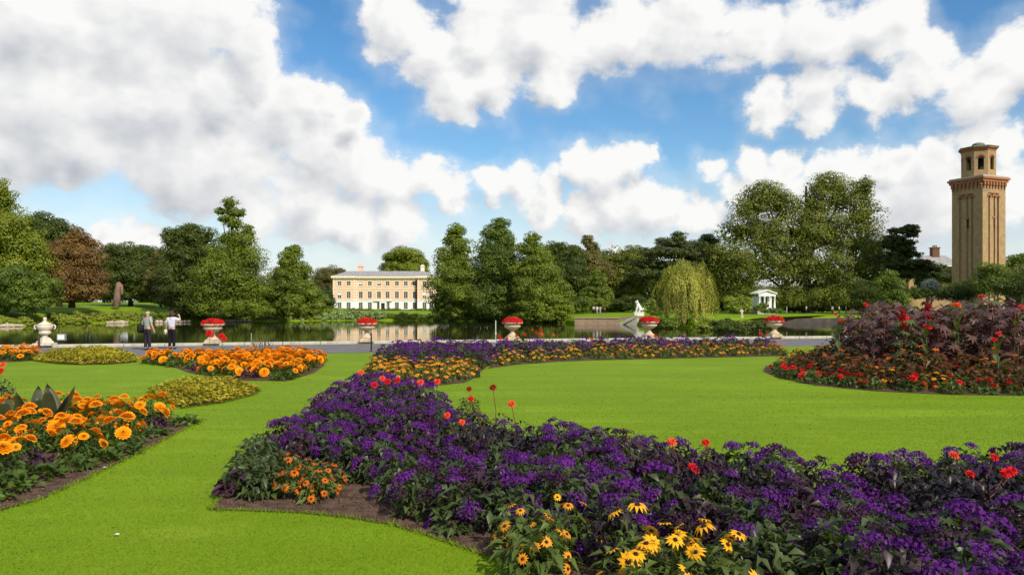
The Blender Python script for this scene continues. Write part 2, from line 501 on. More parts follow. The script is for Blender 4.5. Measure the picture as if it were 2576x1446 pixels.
BED_FRONT = poly_px([(525,1283),(640,1286),(760,1291),(870,1302),(970,1318),(1060,1343),(1160,1377),(1250,1409),(1330,1446),(1480,1540)]) + \
            [(1.6, 4.1), (3.2, 3.6), (6.6, 3.9), (7.3, 8.2)] + \
            [(6.3, 9.3)] + poly_px([(2450,1098,.5),(2300,1090,.5),(2130,1118,.5),(1950,1102,.5),(1700,1072,.5),(1500,1045,.5),(1350,1038,.5),(1240,1018,.5),(1175,995,.5),(1135,975,.42)]) + \
            poly_px([(905,965),(820,1010),(720,1085),(620,1180)])
BED_MID = poly_px([(912,952),(1000,972),(1100,970),(1170,962),(1200,948),(1208,936),(1218,928)]) + [(-.6, 27.0), (-.9, 31.6), (-4.9, 30.6)] + poly_px([(952,905)])
BED_STRIP = poly_px([(1228,927),(1300,917),(1400,910),(1500,906),(1700,901),(1985,895)]) + [(11.4, 33.5), (10.5, 34.3), (-.4, 31.8)]
BED_ISLAND = [(8.2,24.4),(7.45,22.4),(7.25,20.4),(7.45,18.6),(8.3,17.4),(9.6,16.7),(11.4,16.5),(14.0,16.6),(17.0,18.2),(18.5,21.0),(17.0,24.6),(13.5,26.6),(10.2,26.2)]
BED_LEFT = poly_px([(-60,1300),(0,1285),(100,1258),(200,1214),(300,1165),(400,1115),(470,1078),(515,1055)]) + poly_px([(440,1010,.3),(340,985,.42),(150,985,.42),(0,985,.42),(-120,985,.42)]) + [(-10.5, 11.0)]
BED_LEFT_MID = poly_px([(352,912),(430,921),(478,938),(540,948),(620,957),(720,959),(790,938),(818,918)]) + poly_px([(800,880,.4),(740,874,.4),(600,876,.4),(400,876,.4)])
BED_LEFT_FAR = poly_px([(84,906),(40,910),(-60,912),(-160,905)]) + [(-27, 27.0), (-21, 28.5)] + poly_px([(80,880,.2)])
CARPET_NEAR = poly_px([(372,985),(455,1028),(560,1014),(640,994),(655,982),(640,962,.15),(590,950,.2),(480,952,.2),(400,965,.15)])
CARPET_FAR = poly_px([(85,908),(140,915),(200,918),(280,916),(342,911),(350,888,.2),(300,876,.2),(220,874,.2),(150,880,.2),(95,893,.1)])
SOILS = [('soil of the purple foreground bed', BED_FRONT), ('soil of the bed beside the path, left block', BED_MID), ('soil of the long bed beside the path', BED_STRIP),
         ('soil of the round island bed', BED_ISLAND), ('soil of the near marigold bed', BED_LEFT), ('soil of the middle marigold bed', BED_LEFT_MID), ('soil of the far marigold bed', BED_LEFT_FAR),
         ('soil under the near golden carpet', CARPET_NEAR), ('soil under the far golden carpet', CARPET_FAR)]

def in_poly(P, poly):
    P = np.asarray(P); x, y = P[:, 0], P[:, 1]
    inside = np.zeros(len(P), bool)
    n = len(poly)
    for i in range(n):
        x1, y1 = poly[i]; x2, y2 = poly[(i + 1) % n]
        c = ((y1 > y) != (y2 > y)) & (x < (x2 - x1) * (y - y1) / (y2 - y1 + 1e-12) + x1)
        inside ^= c
    return inside

def edge_dist(P, poly):
    P = np.asarray(P)[:, :2]; best = np.full(len(P), 1e9)
    n = len(poly)
    for i in range(n):
        a = np.array(poly[i]); bb = np.array(poly[(i + 1) % n]); ab = bb - a
        t = np.clip(((P - a) @ ab) / (ab @ ab + 1e-12), 0, 1)
        best = np.minimum(best, np.linalg.norm(P - (a + t[:, None] * ab), axis=1))
    return best

def scatter(poly, spacing, rng, inset=0.0, tries=30):
    """blue-noise points inside a polygon"""
    xs = [p[0] for p in poly]; ys = [p[1] for p in poly]
    area = (max(xs) - min(xs)) * (max(ys) - min(ys))
    n = int(area / spacing ** 2 * tries)
    C = np.column_stack([rng.uniform(min(xs), max(xs), n), rng.uniform(min(ys), max(ys), n)])
    C = C[in_poly(C, poly)]
    if inset > 0: C = C[edge_dist(C, poly) > inset]
    cell = {}; out = []
    for p in C:
        k = (int(p[0] // spacing), int(p[1] // spacing)); ok = True
        for dx in (-1, 0, 1):
            for dy in (-1, 0, 1):
                for q in cell.get((k[0] + dx, k[1] + dy), ()):
                    if (q[0] - p[0]) ** 2 + (q[1] - p[1]) ** 2 < spacing ** 2: ok = False; break
                if not ok: break
            if not ok: break
        if ok: cell.setdefault(k, []).append(p); out.append(p)
    return np.array(out) if out else np.zeros((0, 2))

def in_view(p, z=0.0, margin=80):
    px = 1288 + F * p[0] / max(p[1], .1); py = YH + F * (CH - z) / max(p[1], .1)
    return -margin < px < 2576 + margin and py < 1446 + margin * 2 + 260

for i, (lab, poly) in enumerate(SOILS):
    me = bpy.data.meshes.new('bed_soil')
    bm = bmesh.new()
    f = bm.faces.new([bm.verts.new((x, y, .010 + .0007 * i)) for x, y in poly])
    bmesh.ops.triangulate(bm, faces=[f])
    for fc in bm.faces:
        if fc.normal.z < 0: fc.normal_flip()
    bm.to_mesh(me); bm.free()
    tag(link('bed_soil', me, MAT_SOIL), 'bare brown ' + lab, kind='structure')
# crumbs of soil where it lies open
oct_v = np.array([(1,0,0),(-1,0,0),(0,1,0),(0,-1,0),(0,0,1),(0,0,-1)], float)
oct_f = np.array([(0,2,4),(2,1,4),(1,3,4),(3,0,4),(2,0,5),(1,2,5),(3,1,5),(0,3,5)])
pts = []
for poly, dens_ in ((BED_FRONT, 0.06), (BED_LEFT, 0.06), (BED_MID, 0.2)):
    P = scatter(poly, dens_, RNG, 0.02, 6)
    pts.append(P[(edge_dist(P, poly) < 0.75)])
P = np.concatenate(pts)
sz = RNG.uniform(.006, .028, len(P)) * RNG.uniform(.5, 1.2, len(P))
V = (oct_v[None] * RNG.uniform(.6, 1.25, (len(P), 6, 1)) * sz[:, None, None])
V[:, :, 0] += P[:, 0:1]; V[:, :, 1] += P[:, 1:2]; V[:, :, 2] += .012
Fc = (oct_f[None] + (np.arange(len(P)) * 6)[:, None, None]).reshape(-1, 3)
tag(link('soil_crumbs', mesh_np('soil_crumbs', V, Fc), MAT_SOIL), 'loose brown soil crumbs on the open bed edges', kind='stuff')

# ------------------------------------------------------------------ near grass blades
def grass_blades():
    n = 230000
    # as many blades per picture area near and far, growing thinner in number with distance
    u = RNG.uniform(-.72, .72, n); Y = 1.0 / RNG.uniform(1 / 30.0, 1 / 5.2, n)
    P = np.column_stack([u * Y, Y])
    P = P[RNG.random(n) < np.clip((24 - Y) / 12, 0, 1)]
    keep = np.ones(len(P), bool)
    for _, poly in SOILS: keep &= ~in_poly(P, poly)
    P = P[keep & (P[:, 1] < kerb_y(P[:, 0]) - PW)]; n = len(P); Y = P[:, 1]
    a = RNG.uniform(0, 2 * np.pi, n); lean = RNG.uniform(0.5, 2.2, n); la = RNG.uniform(0, 2 * np.pi, n)
    h = (.007 + .0005 * Y) * RNG.uniform(.45, 1.15, n); w = (.0016 + .00052 * Y) * RNG.uniform(.6, 1.2, n)
    b0 = np.column_stack([P[:, 0] - np.cos(a) * w, P[:, 1] - np.sin(a) * w, np.zeros(n)])
    b1 = np.column_stack([P[:, 0] + np.cos(a) * w, P[:, 1] + np.sin(a) * w, np.zeros(n)])
    tp = np.column_stack([P[:, 0] + np.cos(la) * h * lean, P[:, 1] + np.sin(la) * h * lean, h])
    up_ = ((b1[:, 0] - b0[:, 0]) * (tp[:, 1] - b0[:, 1]) - (b1[:, 1] - b0[:, 1]) * (tp[:, 0] - b0[:, 0])) > 0
    q0 = np.where(up_[:, None], b0, b1); q1 = np.where(up_[:, None], b1, b0)
    V = np.stack([q0, q1, tp], 1).reshape(-1, 3)
    return mesh_np('grass_blades', V, np.arange(len(V)).reshape(-1, 3))
MAT_BLADE = leafy('grass_blade', (0.120, 0.218, 0.004), (0.222, 0.330, 0.011), 0.25, 0.7, 0.08, 0.30)
tag(link('lawn_grass', grass_blades(), MAT_BLADE), 'short mown grass blades of the near lawn', kind='stuff')

# longer grass leaning over the cut bed edges
def edge_grass():
    vs = []
    for poly in (BED_FRONT, BED_LEFT, CARPET_NEAR):
        n = len(poly)
        for i in range(n):
            a = np.array(poly[i]); b_ = np.array(poly[(i + 1) % n]); L = np.linalg.norm(b_ - a)
            if min(a[1], b_[1]) > 20 or L < .01 or max(a[1], b_[1]) < 5: continue
            m = int(L * 260); t = RNG.random(m); P = a + (b_ - a) * t[:, None] + RNG.normal(0, .022, (m, 2))
            ang_ = RNG.uniform(0, 6.28, m); h = RNG.uniform(.018, .055, m); w = RNG.uniform(.003, .0055, m); la = RNG.uniform(0, 6.28, m); ln = RNG.uniform(.3, 1.2, m)
            b0 = np.column_stack([P[:, 0] - np.cos(ang_) * w, P[:, 1] - np.sin(ang_) * w, np.zeros(m)]); b1 = np.column_stack([P[:, 0] + np.cos(ang_) * w, P[:, 1] + np.sin(ang_) * w, np.zeros(m)])
            tp = np.column_stack([P[:, 0] + np.cos(la) * h * ln, P[:, 1] + np.sin(la) * h * ln, h])
            vs.append(np.stack([b0, b1, tp], 1).reshape(-1, 3))
    V = np.concatenate(vs)
    return mesh_np('edge_grass', V, np.arange(len(V)).reshape(-1, 3))
tag(link('edge_grass', edge_grass(), MAT_BLADE), 'ragged longer grass hanging over the cut bed edges', kind='stuff')

# ------------------------------------------------------------------ trees
def ground_z(x, y):
    u = x / max(y, 1)
    return 0.05 + 1.7 * max(0.0, min(1.0, (-u - 0.20) / 0.2))

def rand_dirs(n, rng):
    v = rng.normal(size=(n, 3)); return v / np.linalg.norm(v, axis=1, keepdims=True)

def norm(v): return v / (np.linalg.norm(v, axis=1, keepdims=True) + 1e-9)

def rhombs(P, nrm, L, W, rng, along=None):
    """leaf-sized four-cornered faces at P facing nrm"""
    n = len(P)
    t = along if along is not None else rand_dirs(n, rng)
    t = norm(t - nrm * np.sum(t * nrm, 1, keepdims=True)); s = np.cross(nrm, t)
    L = np.broadcast_to(L, n)[:, None]; W = np.broadcast_to(W, n)[:, None]
    k = rng.uniform(-.25, .25, (n, 1)); bend = nrm * L * rng.uniform(-.18, .12, (n, 1))
    V = np.stack([P - t * L * .5 + bend, P + s * W * .5 + t * L * k, P + t * L * .5 + bend, P - s * W * .5 + t * L * k], 1)
    return V.reshape(-1, 3), np.arange(n * 4).reshape(-1, 4)

def crown_mesh(name, ells, leaf, rng, cover=2.8, flat=1.0, puffk=0.36, nmax=34000, upb=0.35, droop=0.0, holes=0.0):
    C = np.array([e[0] for e in ells]); R = np.array([e[1] for e in ells])
    area = 4 * np.pi * ((R[:, 0] * R[:, 2]) ** 1.0)
    leaf = leaf * .84
    n = int(min(nmax, cover * .70 * area.sum() * 0.75 / (leaf * leaf * 0.62 * 0.5)))
    # puffs of foliage set over the surface of every mass
    pc = []; pr = []
    for c, r, a in zip(C, R, area):
        base = puffk * min(r[0], r[2] * 1.2)
        base = max(base, leaf * 1.3)
        m = int(max(8, 1.75 * a / (np.pi * base * base)))
        m = min(m, 150)
        d = rand_dirs(m, rng); d[:, 2] = d[:, 2] * 1.0 + 0.12; d = norm(d)
        d = d[(d[:, 1] < 0.30) | (rng.random(m) < .25)]; m = len(d)
        q = c + d * r * rng.uniform(.62, 1.02, (m, 1))
        pc.append(q); pr.append(base * rng.uniform(.65, 1.35, m))
    pc = np.concatenate(pc); pr = np.concatenate(pr)
    # drop puffs that are deep inside another mass
    keep = np.ones(len(pc), bool)
    for c, r in zip(C, R):
        keep &= (np.sum(((pc - c) / r) ** 2, 1) > 0.30)
    if holes > 0: keep &= rng.random(len(pc)) > holes
    pc = pc[keep]; pr = pr[keep]
    w = pr ** 2; idx = rng.choice(len(pc), n, p=w / w.sum())
    d = rand_dirs(n, rng); d[:, 2] += upb; d[:, 1] -= .12; d = norm(d)
    rad = pr[idx][:, None] * rng.uniform(.68, 1.10, (n, 1))
    P = pc[idx] + d * rad * np.array([1.12, 1.12, .72 * flat])
    if droop: P[:, 2] -= droop * rng.random(n) ** 2
    nr = norm(d * 1.0 + rand_dirs(n, rng) * .27 + np.array([0, 0, .22]))
    sz = leaf * rng.uniform(.6, 1.35, n)
    V, Fq = rhombs(P, nr, sz, sz * rng.uniform(.5, .8, n), rng)
    # coarse inner foliage so that the sky shows only in real gaps
    ni = int(min(9500, 0.14 * n)); k = rng.choice(len(C), ni, p=area / area.sum())
    Pi = C[k] + rand_dirs(ni, rng) * R[k] * rng.uniform(.15, .80, (ni, 1))
    V2, F2 = rhombs(Pi, rand_dirs(ni, rng), leaf * 2.6, leaf * 2.0, rng)
    return mesh_np(name, np.concatenate([V, V2]), np.concatenate([Fq, F2 + len(V)]))

def tree(name, label, depth, ells_px, mat, leaf=.42, seed=1, cover=2.8, flat=1.0, puffk=.36, trunk_r=.4, cat='tree', group=None, trunk=True, bz=None, dk=1.0, holes=0.0, trunk_x=None, nmax=34000, droop=0.0, bark=None):
    rng = np.random.default_rng(seed)
    ells = []
    for e in ells_px:
        x, y, rx, ry = e[:4]
        c = np.array(at(x, y, depth)); sx = rx * depth / F; sz_ = ry * depth / F
        c[1] += rng.uniform(-.25, .25) * sx
        ells.append((c, np.array([sx, sx * .95 * dk, sz_])))
    tx = trunk_x if trunk_x is not None else ells_px[-1][0]
    bx = (tx - 1288) / F * depth
    gz = ground_z(bx, depth) if bz is None else bz
    root = empty(name, (bx, depth, gz), 0, label, cat, group)
    off = np.array([bx, depth, gz])
    ell2 = [(c - off, r) for c, r in ells]
    me = crown_mesh('crown', ell2, leaf, rng, cover, flat, puffk, nmax, droop=droop, holes=holes)
    link('crown' if trunk else 'foliage', me, mat, root)
    if trunk:
        m = MB()
        top = max(c[2] for c, r in ell2); low = min(c[2] - r[2] for c, r in ell2)
        tc_ = sum((c for c, r in ell2)) / len(ell2)
        n = 6; pts = []; rad = []
        for i in range(n + 1):
            t = i / n
            pts.append((tc_[0] * t * .6 + .12 * math.sin(3 * t + seed), tc_[1] * t * .4, -.4 + (top + .4) * t)); rad.append(trunk_r * (1.25 - t) if i else trunk_r * 1.6)
        m.tube(pts, rad, 8)
        for c, r in ell2:
            t0 = .25 + .4 * rng.random(); p0 = Vector(pts[int(t0 * n)]); p1 = Vector(c)
            if (p1 - p0).length < 1: continue
            mid = p0.lerp(p1, .5) + Vector((0, 0, -.12 * (p1 - p0).length))
            m.tube([p0, mid, p1], [trunk_r * .5, trunk_r * .33, trunk_r * .12], 6)
        m.build('trunk', bark or MAT_BARK, root, smooth=True)
    return root

LM = {
 'yellow': leafy('foliage_yellow_green', (0.115, 0.155, 0.013), (0.288, 0.318, 0.026), scale=.25, trans=.3),
 'green':  leafy('foliage_mid_green', (0.069, 0.112, 0.016), (0.188, 0.251, 0.026), scale=.25, trans=.3),
 'cypress': leafy('foliage_cypress', (0.076, 0.116, 0.013), (0.214, 0.268, 0.023), scale=.22, trans=.28),
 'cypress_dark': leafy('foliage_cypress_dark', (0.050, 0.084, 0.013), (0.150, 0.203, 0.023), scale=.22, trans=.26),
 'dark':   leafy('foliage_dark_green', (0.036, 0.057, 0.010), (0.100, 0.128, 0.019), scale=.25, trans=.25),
 'olive':  leafy('foliage_olive', (0.090, 0.113, 0.015), (0.223, 0.241, 0.034), scale=.2, trans=.3, tip=(0.281, 0.259, 0.039), tipf=.3),
 'copper': leafy('foliage_copper', (0.111, 0.060, 0.018), (0.281, 0.159, 0.041), scale=.3, trans=.2, tip=(0.182, 0.185, 0.038), tipf=.2),
 'brown':  leafy('foliage_browning', (0.083, 0.075, 0.021), (0.207, 0.175, 0.044), scale=.3, trans=.22),
 'blue':   leafy('foliage_blue_green', (0.040, 0.057, 0.014), (0.109, 0.130, 0.030), scale=.3, trans=.15),
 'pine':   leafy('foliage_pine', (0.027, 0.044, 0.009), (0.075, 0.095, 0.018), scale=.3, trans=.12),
 'willow': leafy('foliage_willow', (0.273, 0.280, 0.039), (0.617, 0.587, 0.109), scale=.35, trans=.35),
 'bank':   leafy('foliage_waterside', (0.144, 0.200, 0.023), (0.384, 0.427, 0.053), scale=.4, trans=.3),
 'lily':   leafy('foliage_large_leaved', (0.115, 0.182, 0.049), (0.327, 0.417, 0.142), scale=.4, trans=.25),
}

tree('broadleaf_tree', 'tall yellow-green tree cut by the photo edge, taller than the dark tree beside it', 128, [(2,505,34,52),(-35,570,75,75),(45,600,62,62),(-10,660,112,72),(75,655,48,62),(-60,720,110,60)], LM['yellow'], .40, 1, trunk_x=-20)
tree('bushy_tree', 'low spreading green tree in front of the copper tree', 122, [(50,720,80,42),(105,725,48,36),(0,740,70,40),(90,755,60,28)], LM['green'], .36, 2)
tree('broadleaf_tree', 'dark rounded tree rising behind the copper-brown tree', 152, [(112,578,44,36),(140,605,45,45),(95,640,55,60),(150,660,60,60)], LM['dark'], .42, 3)
tree('copper_tree', 'copper-brown leaved tree on the far grassy bank', 136, [(192,612,36,34),(178,655,58,45),(205,660,48,50),(165,700,76,42),(215,715,50,40),(175,735,82,28)], LM['copper'], .36, 4, trunk_x=182)
tree('broadleaf_tree', 'wide dark green tree behind the weathered stump', 165, [(290,650,45,34),(345,652,50,36),(320,690,80,50),(280,715,45,38),(375,705,42,45),(325,735,80,22)], LM['dark'], .44, 5, trunk_x=330)
tree('slender_tree', 'slender browning tree between two dark green trees', 158, [(402,660,22,30),(395,705,30,40),(405,740,26,24)], LM['brown'], .38, 6, trunk_r=.2)
tree('broadleaf_tree', 'broad dark tree standing just left of the tallest cypress', 146, [(440,598,34,30),(490,600,52,34),(450,650,48,48),(505,655,50,55),(470,715,68,55),(440,755,44,28),(500,770,50,26)], LM['dark'], .40, 7, trunk_x=470)
tree('cypress_tree', 'tallest cypress with a detached tufted top', 139, [(580,513,20,16),(556,532,17,9),(603,538,19,11),(572,552,28,10),(582,534,26,11),(586,560,26,10),(594,570,20,9),(590,592,26,14),(570,606,24,14),(625,588,16,24),(602,622,40,36),(560,650,48,40),(625,665,42,48),(580,705,82,45),(620,735,62,44),(540,745,66,42),(590,775,92,24),(640,785,50,16)], LM['cypress'], .34, 8, trunk_x=584, puffk=.40)
tree('cypress_tree', 'conical cypress standing alone left of the pink house', 142, [(738,634,18,17),(728,660,32,24),(752,690,34,30),(720,705,44,32),(742,738,62,36),(705,752,42,32),(780,760,40,30),(742,780,82,18)], LM['cypress'], .34, 9, trunk_x=738, puffk=.40)
tree('broadleaf_tree', 'brownish tree peeping out beside the pink house', 284, [(835,698,38,26),(812,716,30,34),(830,745,34,36)], LM['brown'], .46, 10)
tree('dark_bush', 'near-black bush against the left end of the pink house', 175, [(812,752,26,30),(795,765,22,24)], LM['pine'], .4, 110, trunk=False, cat='bush')
tree('broadleaf_tree', 'rounded yellow-green tree rising above the house roof', 296, [(1018,657,46,32),(984,672,24,24),(1050,670,26,26),(1020,685,55,26)], LM['yellow'], .62, 11, trunk_x=1018)
tree('cypress_tree', 'cypress nearest the pink house, first of the dark group', 143, [(1150,580,20,18),(1138,602,28,20),(1158,632,34,30),(1128,660,40,34),(1165,690,42,40),(1130,715,52,40),(1160,745,62,38),(1118,760,34,26),(1150,786,68,18)], LM['cypress'], .34, 12, trunk_x=1150, puffk=.40)
tree('cypress_tree', 'tallest cypress of the dark waterside group beside the house', 142, [(1256,563,24,16),(1246,588,38,24),(1272,618,36,30),(1232,635,38,34),(1262,665,56,42),(1228,705,48,42),(1285,710,52,44),(1255,755,72,40),(1262,788,80,18)], LM['cypress_dark'], .34, 13, trunk_x=1256, puffk=.40)
tree('cypress_tree', 'broad-skirted cypress sweeping low over the pond', 137, [(1338,602,20,16),(1332,628,32,24),(1356,655,36,30),(1326,680,42,34),(1366,700,48,36),(1335,728,62,38),(1385,740,48,38),(1350,768,82,28),(1405,778,38,22),(1350,794,88,14)], LM['cypress'], .34, 14, trunk_x=1345, puffk=.40)
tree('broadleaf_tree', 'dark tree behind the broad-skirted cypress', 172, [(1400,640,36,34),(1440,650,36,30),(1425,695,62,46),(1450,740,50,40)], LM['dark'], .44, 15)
tree('spire_tree', 'narrow rusty-green spire-topped tree in the dark wood', 176, [(1478,608,14,16),(1490,628,20,18),(1476,655,32,26),(1500,685,40,34),(1470,725,44,42)], LM['brown'], .40, 16, trunk_r=.3)
tree('broadleaf_tree', 'greyish olive tree right of the rusty spire', 182, [(1555,660,36,28),(1592,650,34,26),(1540,700,42,40),(1590,700,48,45),(1565,745,60,40)], LM['olive'], .44, 17)
tree('young_tree', 'light green young tree above the far visitors', 158, [(1502,705,20,28),(1488,738,26,26),(1515,742,24,26),(1500,765,36,16)], LM['cypress'], .34, 18, trunk_r=.15)
tree('cedar_tree', 'spreading blue-green cedar with flat tiers behind the willow', 168, [(1706,596,20,15),(1685,612,45,15),(1735,622,44,16),(1650,636,52,14),(1705,640,64,14),(1765,650,44,14),(1630,664,52,12),(1700,668,76,12),(1620,690,46,10),(1680,695,62,10)], LM['blue'], .36, 19, flat=.7, puffk=.5, trunk_x=1700, cover=2.0)
tree('pine_tree', 'black-green pine between the cedar and the great plane tree', 176, [(1785,612,26,22),(1770,645,40,30),(1805,672,48,40),(1790,725,60,50)], LM['pine'], .42, 20)
tree('plane_tree', 'huge olive-green plane tree, tallest tree right of the pond', 166,
     [(1922,490,48,35),(1890,525,48,40),(1960,520,46,46),(2072,470,44,31),(2050,520,55,46),(2120,500,46,42),(2168,478,31,31),(2160,545,53,53),
      (1865,585,61,39),(1935,600,61,48),(2010,590,61,55),(2085,590,61,53),(2165,615,61,55),(1830,650,59,40),(1900,670,66,48),(1985,680,70,48),(2070,680,70,50),(2150,690,66,46),(2205,650,44,46),(1850,715,57,37),(2215,705,46,37),(1890,742,64,31),(1985,748,74,29),(2080,748,74,31),(2160,745,55,29)],
     LM['olive'], .42, 21, trunk_r=.9, trunk_x=2030, nmax=92000, puffk=.42, holes=.0, cover=3.6)
tree('pine_tree', 'dark flat-topped pine leaning out beyond the plane tree', 158, [(2288,574,24,8),(2262,582,32,10),(2300,584,14,6),(2240,615,30,12),(2280,612,26,8),(2290,640,30,10),(2240,650,34,16),(2315,676,30,10),(2290,592,18,5),(2248,602,34,10),(2270,628,34,9),(2300,662,44,8),(2262,668,46,14),(2340,672,34,7),(2290,690,40,12),(2350,690,36,14)], LM['pine'], .34, 22, flat=.8, puffk=.5, trunk_x=2255, holes=.12)
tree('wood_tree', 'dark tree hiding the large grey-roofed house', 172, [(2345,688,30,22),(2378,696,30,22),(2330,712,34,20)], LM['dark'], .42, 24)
tree('broadleaf_tree', 'green tree at the photo edge beyond the brick tower', 190, [(2556,668,34,22),(2600,660,50,30),(2570,690,50,26)], LM['green'], .46, 23)
# dark wood that closes the gaps far behind
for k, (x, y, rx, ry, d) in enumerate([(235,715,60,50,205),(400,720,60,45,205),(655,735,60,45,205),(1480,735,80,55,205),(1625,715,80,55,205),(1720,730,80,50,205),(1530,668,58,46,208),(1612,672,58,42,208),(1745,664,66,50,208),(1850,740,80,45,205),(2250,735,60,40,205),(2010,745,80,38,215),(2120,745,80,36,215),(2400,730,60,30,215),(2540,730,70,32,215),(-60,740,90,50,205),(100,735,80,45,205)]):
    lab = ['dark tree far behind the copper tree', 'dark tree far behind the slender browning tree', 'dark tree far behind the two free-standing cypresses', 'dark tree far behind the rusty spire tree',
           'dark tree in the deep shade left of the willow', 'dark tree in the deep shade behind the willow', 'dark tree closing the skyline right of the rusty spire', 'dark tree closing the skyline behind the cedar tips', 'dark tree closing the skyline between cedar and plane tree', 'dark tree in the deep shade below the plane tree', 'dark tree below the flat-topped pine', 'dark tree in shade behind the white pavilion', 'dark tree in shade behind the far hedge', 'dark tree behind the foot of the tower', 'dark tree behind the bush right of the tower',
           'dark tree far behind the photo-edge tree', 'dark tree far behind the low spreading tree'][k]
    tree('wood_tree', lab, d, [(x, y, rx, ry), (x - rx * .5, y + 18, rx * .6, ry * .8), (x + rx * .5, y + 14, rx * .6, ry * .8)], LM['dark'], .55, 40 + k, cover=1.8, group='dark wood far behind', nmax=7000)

# weeping willow
def willow():
    d = 112.0; rng = np.random.default_rng(77)
    c = np.array(at(1724, 742, d)); gz = -.55
    root = empty('weeping_willow', (c[0], d, gz), 0, 'pale yellow-green weeping willow at the water edge', 'tree')
    px = d / F
    allP = []; allT = []
    for c_ in range(66):                                   # separate curtains of hanging twigs
        a0 = 2 * math.pi * (c_ * .381966 % 1) + rng.uniform(-.1, .1); t0 = ((c_ + .5) / 66) ** .5
        top_ = rng.normal(0, .62) + .6 * math.sin(3 * a0 + .7); low_ = rng.uniform(-.3, 1.7) + (rng.uniform(.8, 2.6) if rng.random() < .35 else 0)
        for k_ in range(17):
            a = a0 + rng.normal(0, .10) / max(t0, .3); t = min(1.0, abs(t0 + rng.normal(0, .045)))
            lob = 1 + .12 * math.sin(3 * a + 1) + .10 * math.sin(7 * a) + .05 * math.sin(c_ * 2.3)
            r = 69 * px * t * lob; x = r * math.cos(a); y = r * math.sin(a) * .9
            ztop = (YH - 742) * px + CH - gz + 66 * px * math.sqrt(max(0, 1 - (t * .97) ** 2)) + top_ + rng.normal(0, .18)
            zbot = low_ + rng.uniform(-.4, .9)
            if t < .6: zbot = max(zbot, ztop - rng.uniform(1.5, 4.0))
            L = max(.6, ztop - zbot); n = int(L / .19); s = np.linspace(0, 1, n); out_ = np.array([math.cos(a), math.sin(a)])
            bow = .55 * np.sin(np.minimum(s * 3, 1) * np.pi / 2) * t
            P = np.column_stack([x + out_[0] * bow + .14 * np.sin(s * 5 + c_), y + out_[1] * bow + .12 * np.cos(s * 4 + c_), ztop - s * L])
            allP.append(P + rng.normal(0, .06, P.shape)); allT.append(np.tile([out_[0] * .15, out_[1] * .15, -1.0], (n, 1)))
    P = np.concatenate(allP); T = norm(np.concatenate(allT) + rng.normal(0, .22, (len(P), 3)))
    nr = norm(np.column_stack([P[:, 0], P[:, 1], np.zeros(len(P))]) * .4 + rand_dirs(len(P), rng) * 1.0)
    V, Fq = rhombs(P, nr, rng.uniform(.26, .46, len(P)), rng.uniform(.07, .13, len(P)), rng, along=T)
    link('crown', mesh_np('crown', V, Fq), LM['willow'], root)
    m = MB(); m.tube([(0, 0, -.4), (.1, 0, 2), (-.1, .1, 4.4), (.2, 0, 6.4)], [.42, .33, .26, .1], 8)
    for k in range(6):
        a = k * 1.05; m.tube([(0, 0, 3.2), (1.2 * math.cos(a), 1.2 * math.sin(a), 5.2), (2.6 * math.cos(a), 2.4 * math.sin(a), 5.9)], [.16, .1, .05], 6)
    m.build('trunk', MAT_BARK, root, smooth=True)
willow()

# ------------------------------------------------------------------ shrubs and waterside plants
def shrub(label, depth, e, mat, seed, leaf=.28, name='shrub', group=None, bz=None, cover=2.0):
    return tree(name, label, depth, e, mat, leaf, seed, trunk=False, cat='shrub', group=group, bz=bz, cover=cover, nmax=7000, puffk=.4)
S = [
 ('olive shrub on the bank below the plane tree, left of the pavilion', 150, [(1850,768,36,20),(1868,762,24,18)], 'bank', 201),
 ('dark clipped shrub behind the small white pavilion', 184, [(1905,752,30,24),(1880,758,30,22)], 'dark', 202),
 ('bright shrub in front of the white pavilion', 144, [(1918,770,13,9),(1906,776,14,7)], 'cypress', 203),
 ('dark low shrub hiding the pavilion steps', 142, [(1945,781,14,7),(1925,783,12,6),(1960,784,12,5)], 'green', 218),
 ('low shrub left of the green bench', 160, [(1882,779,20,10)], 'bank', 204),
 ('large dark shrub right of the pavilion', 180, [(2010,748,34,26),(2050,740,36,32)], 'dark', 205),
 ('rounded grey-green shrub under the plane tree', 172, [(2090,735,40,34),(2120,748,40,30)], 'dark', 206),
 ('tall dark shrub below the plane tree and pine', 150, [(2165,738,38,36),(2190,755,40,28)], 'dark', 207),
 ('wide green shrub hiding the foot of the small brick house', 150, [(2310,738,40,14),(2350,742,34,14)], 'dark', 219),
 ('upright dark shrub left of the small brick house', 140, [(2238,725,32,40),(2245,755,42,26)], 'green', 208),
 ('dark shrub at the foot of the brick tower', 128, [(2400,738,50,22),(2440,728,26,26)], 'dark', 209),
 ('rounded bright green bush in front of the tower corner', 122, [(2492,688,34,28),(2515,712,44,30),(2480,720,34,26)], 'green', 210),
 ('flat dark bush at the photo edge right of the tower', 116, [(2550,725,50,22),(2585,705,40,26)], 'dark', 211),
 ('reddish-brown bush behind the bush right of the tower', 135, [(2560,690,36,16)], 'brown', 212),
 ('white-blossomed shrub left of the tower foot', 150, [(2340,715,18,12),(2352,722,14,9)], 'blossom', 213),
 ('small green shrub beside the lion statue', 133, [(1638,770,12,20),(1650,785,16,14)], 'bank', 214),
 ('dark shrub under the wood left of the lion', 166, [(1560,768,44,16),(1590,760,30,18)], 'dark', 215),
 ('green shrub above the retaining wall', 152, [(1450,772,24,16),(1470,765,20,20)], 'green', 216),
 ('low dark shrub behind the far visitors', 170, [(1510,772,36,14)], 'dark', 217),
]
LM['blossom'] = leafy('foliage_white_blossom', (0.30, 0.32, 0.24), (0.62, 0.62, 0.52), scale=.5, trans=.2)
for lab, d, e, mk, sd_ in S:
    shrub(lab, d, e, LM[mk], sd_)
bank_specs = []
rb = np.random.default_rng(5)
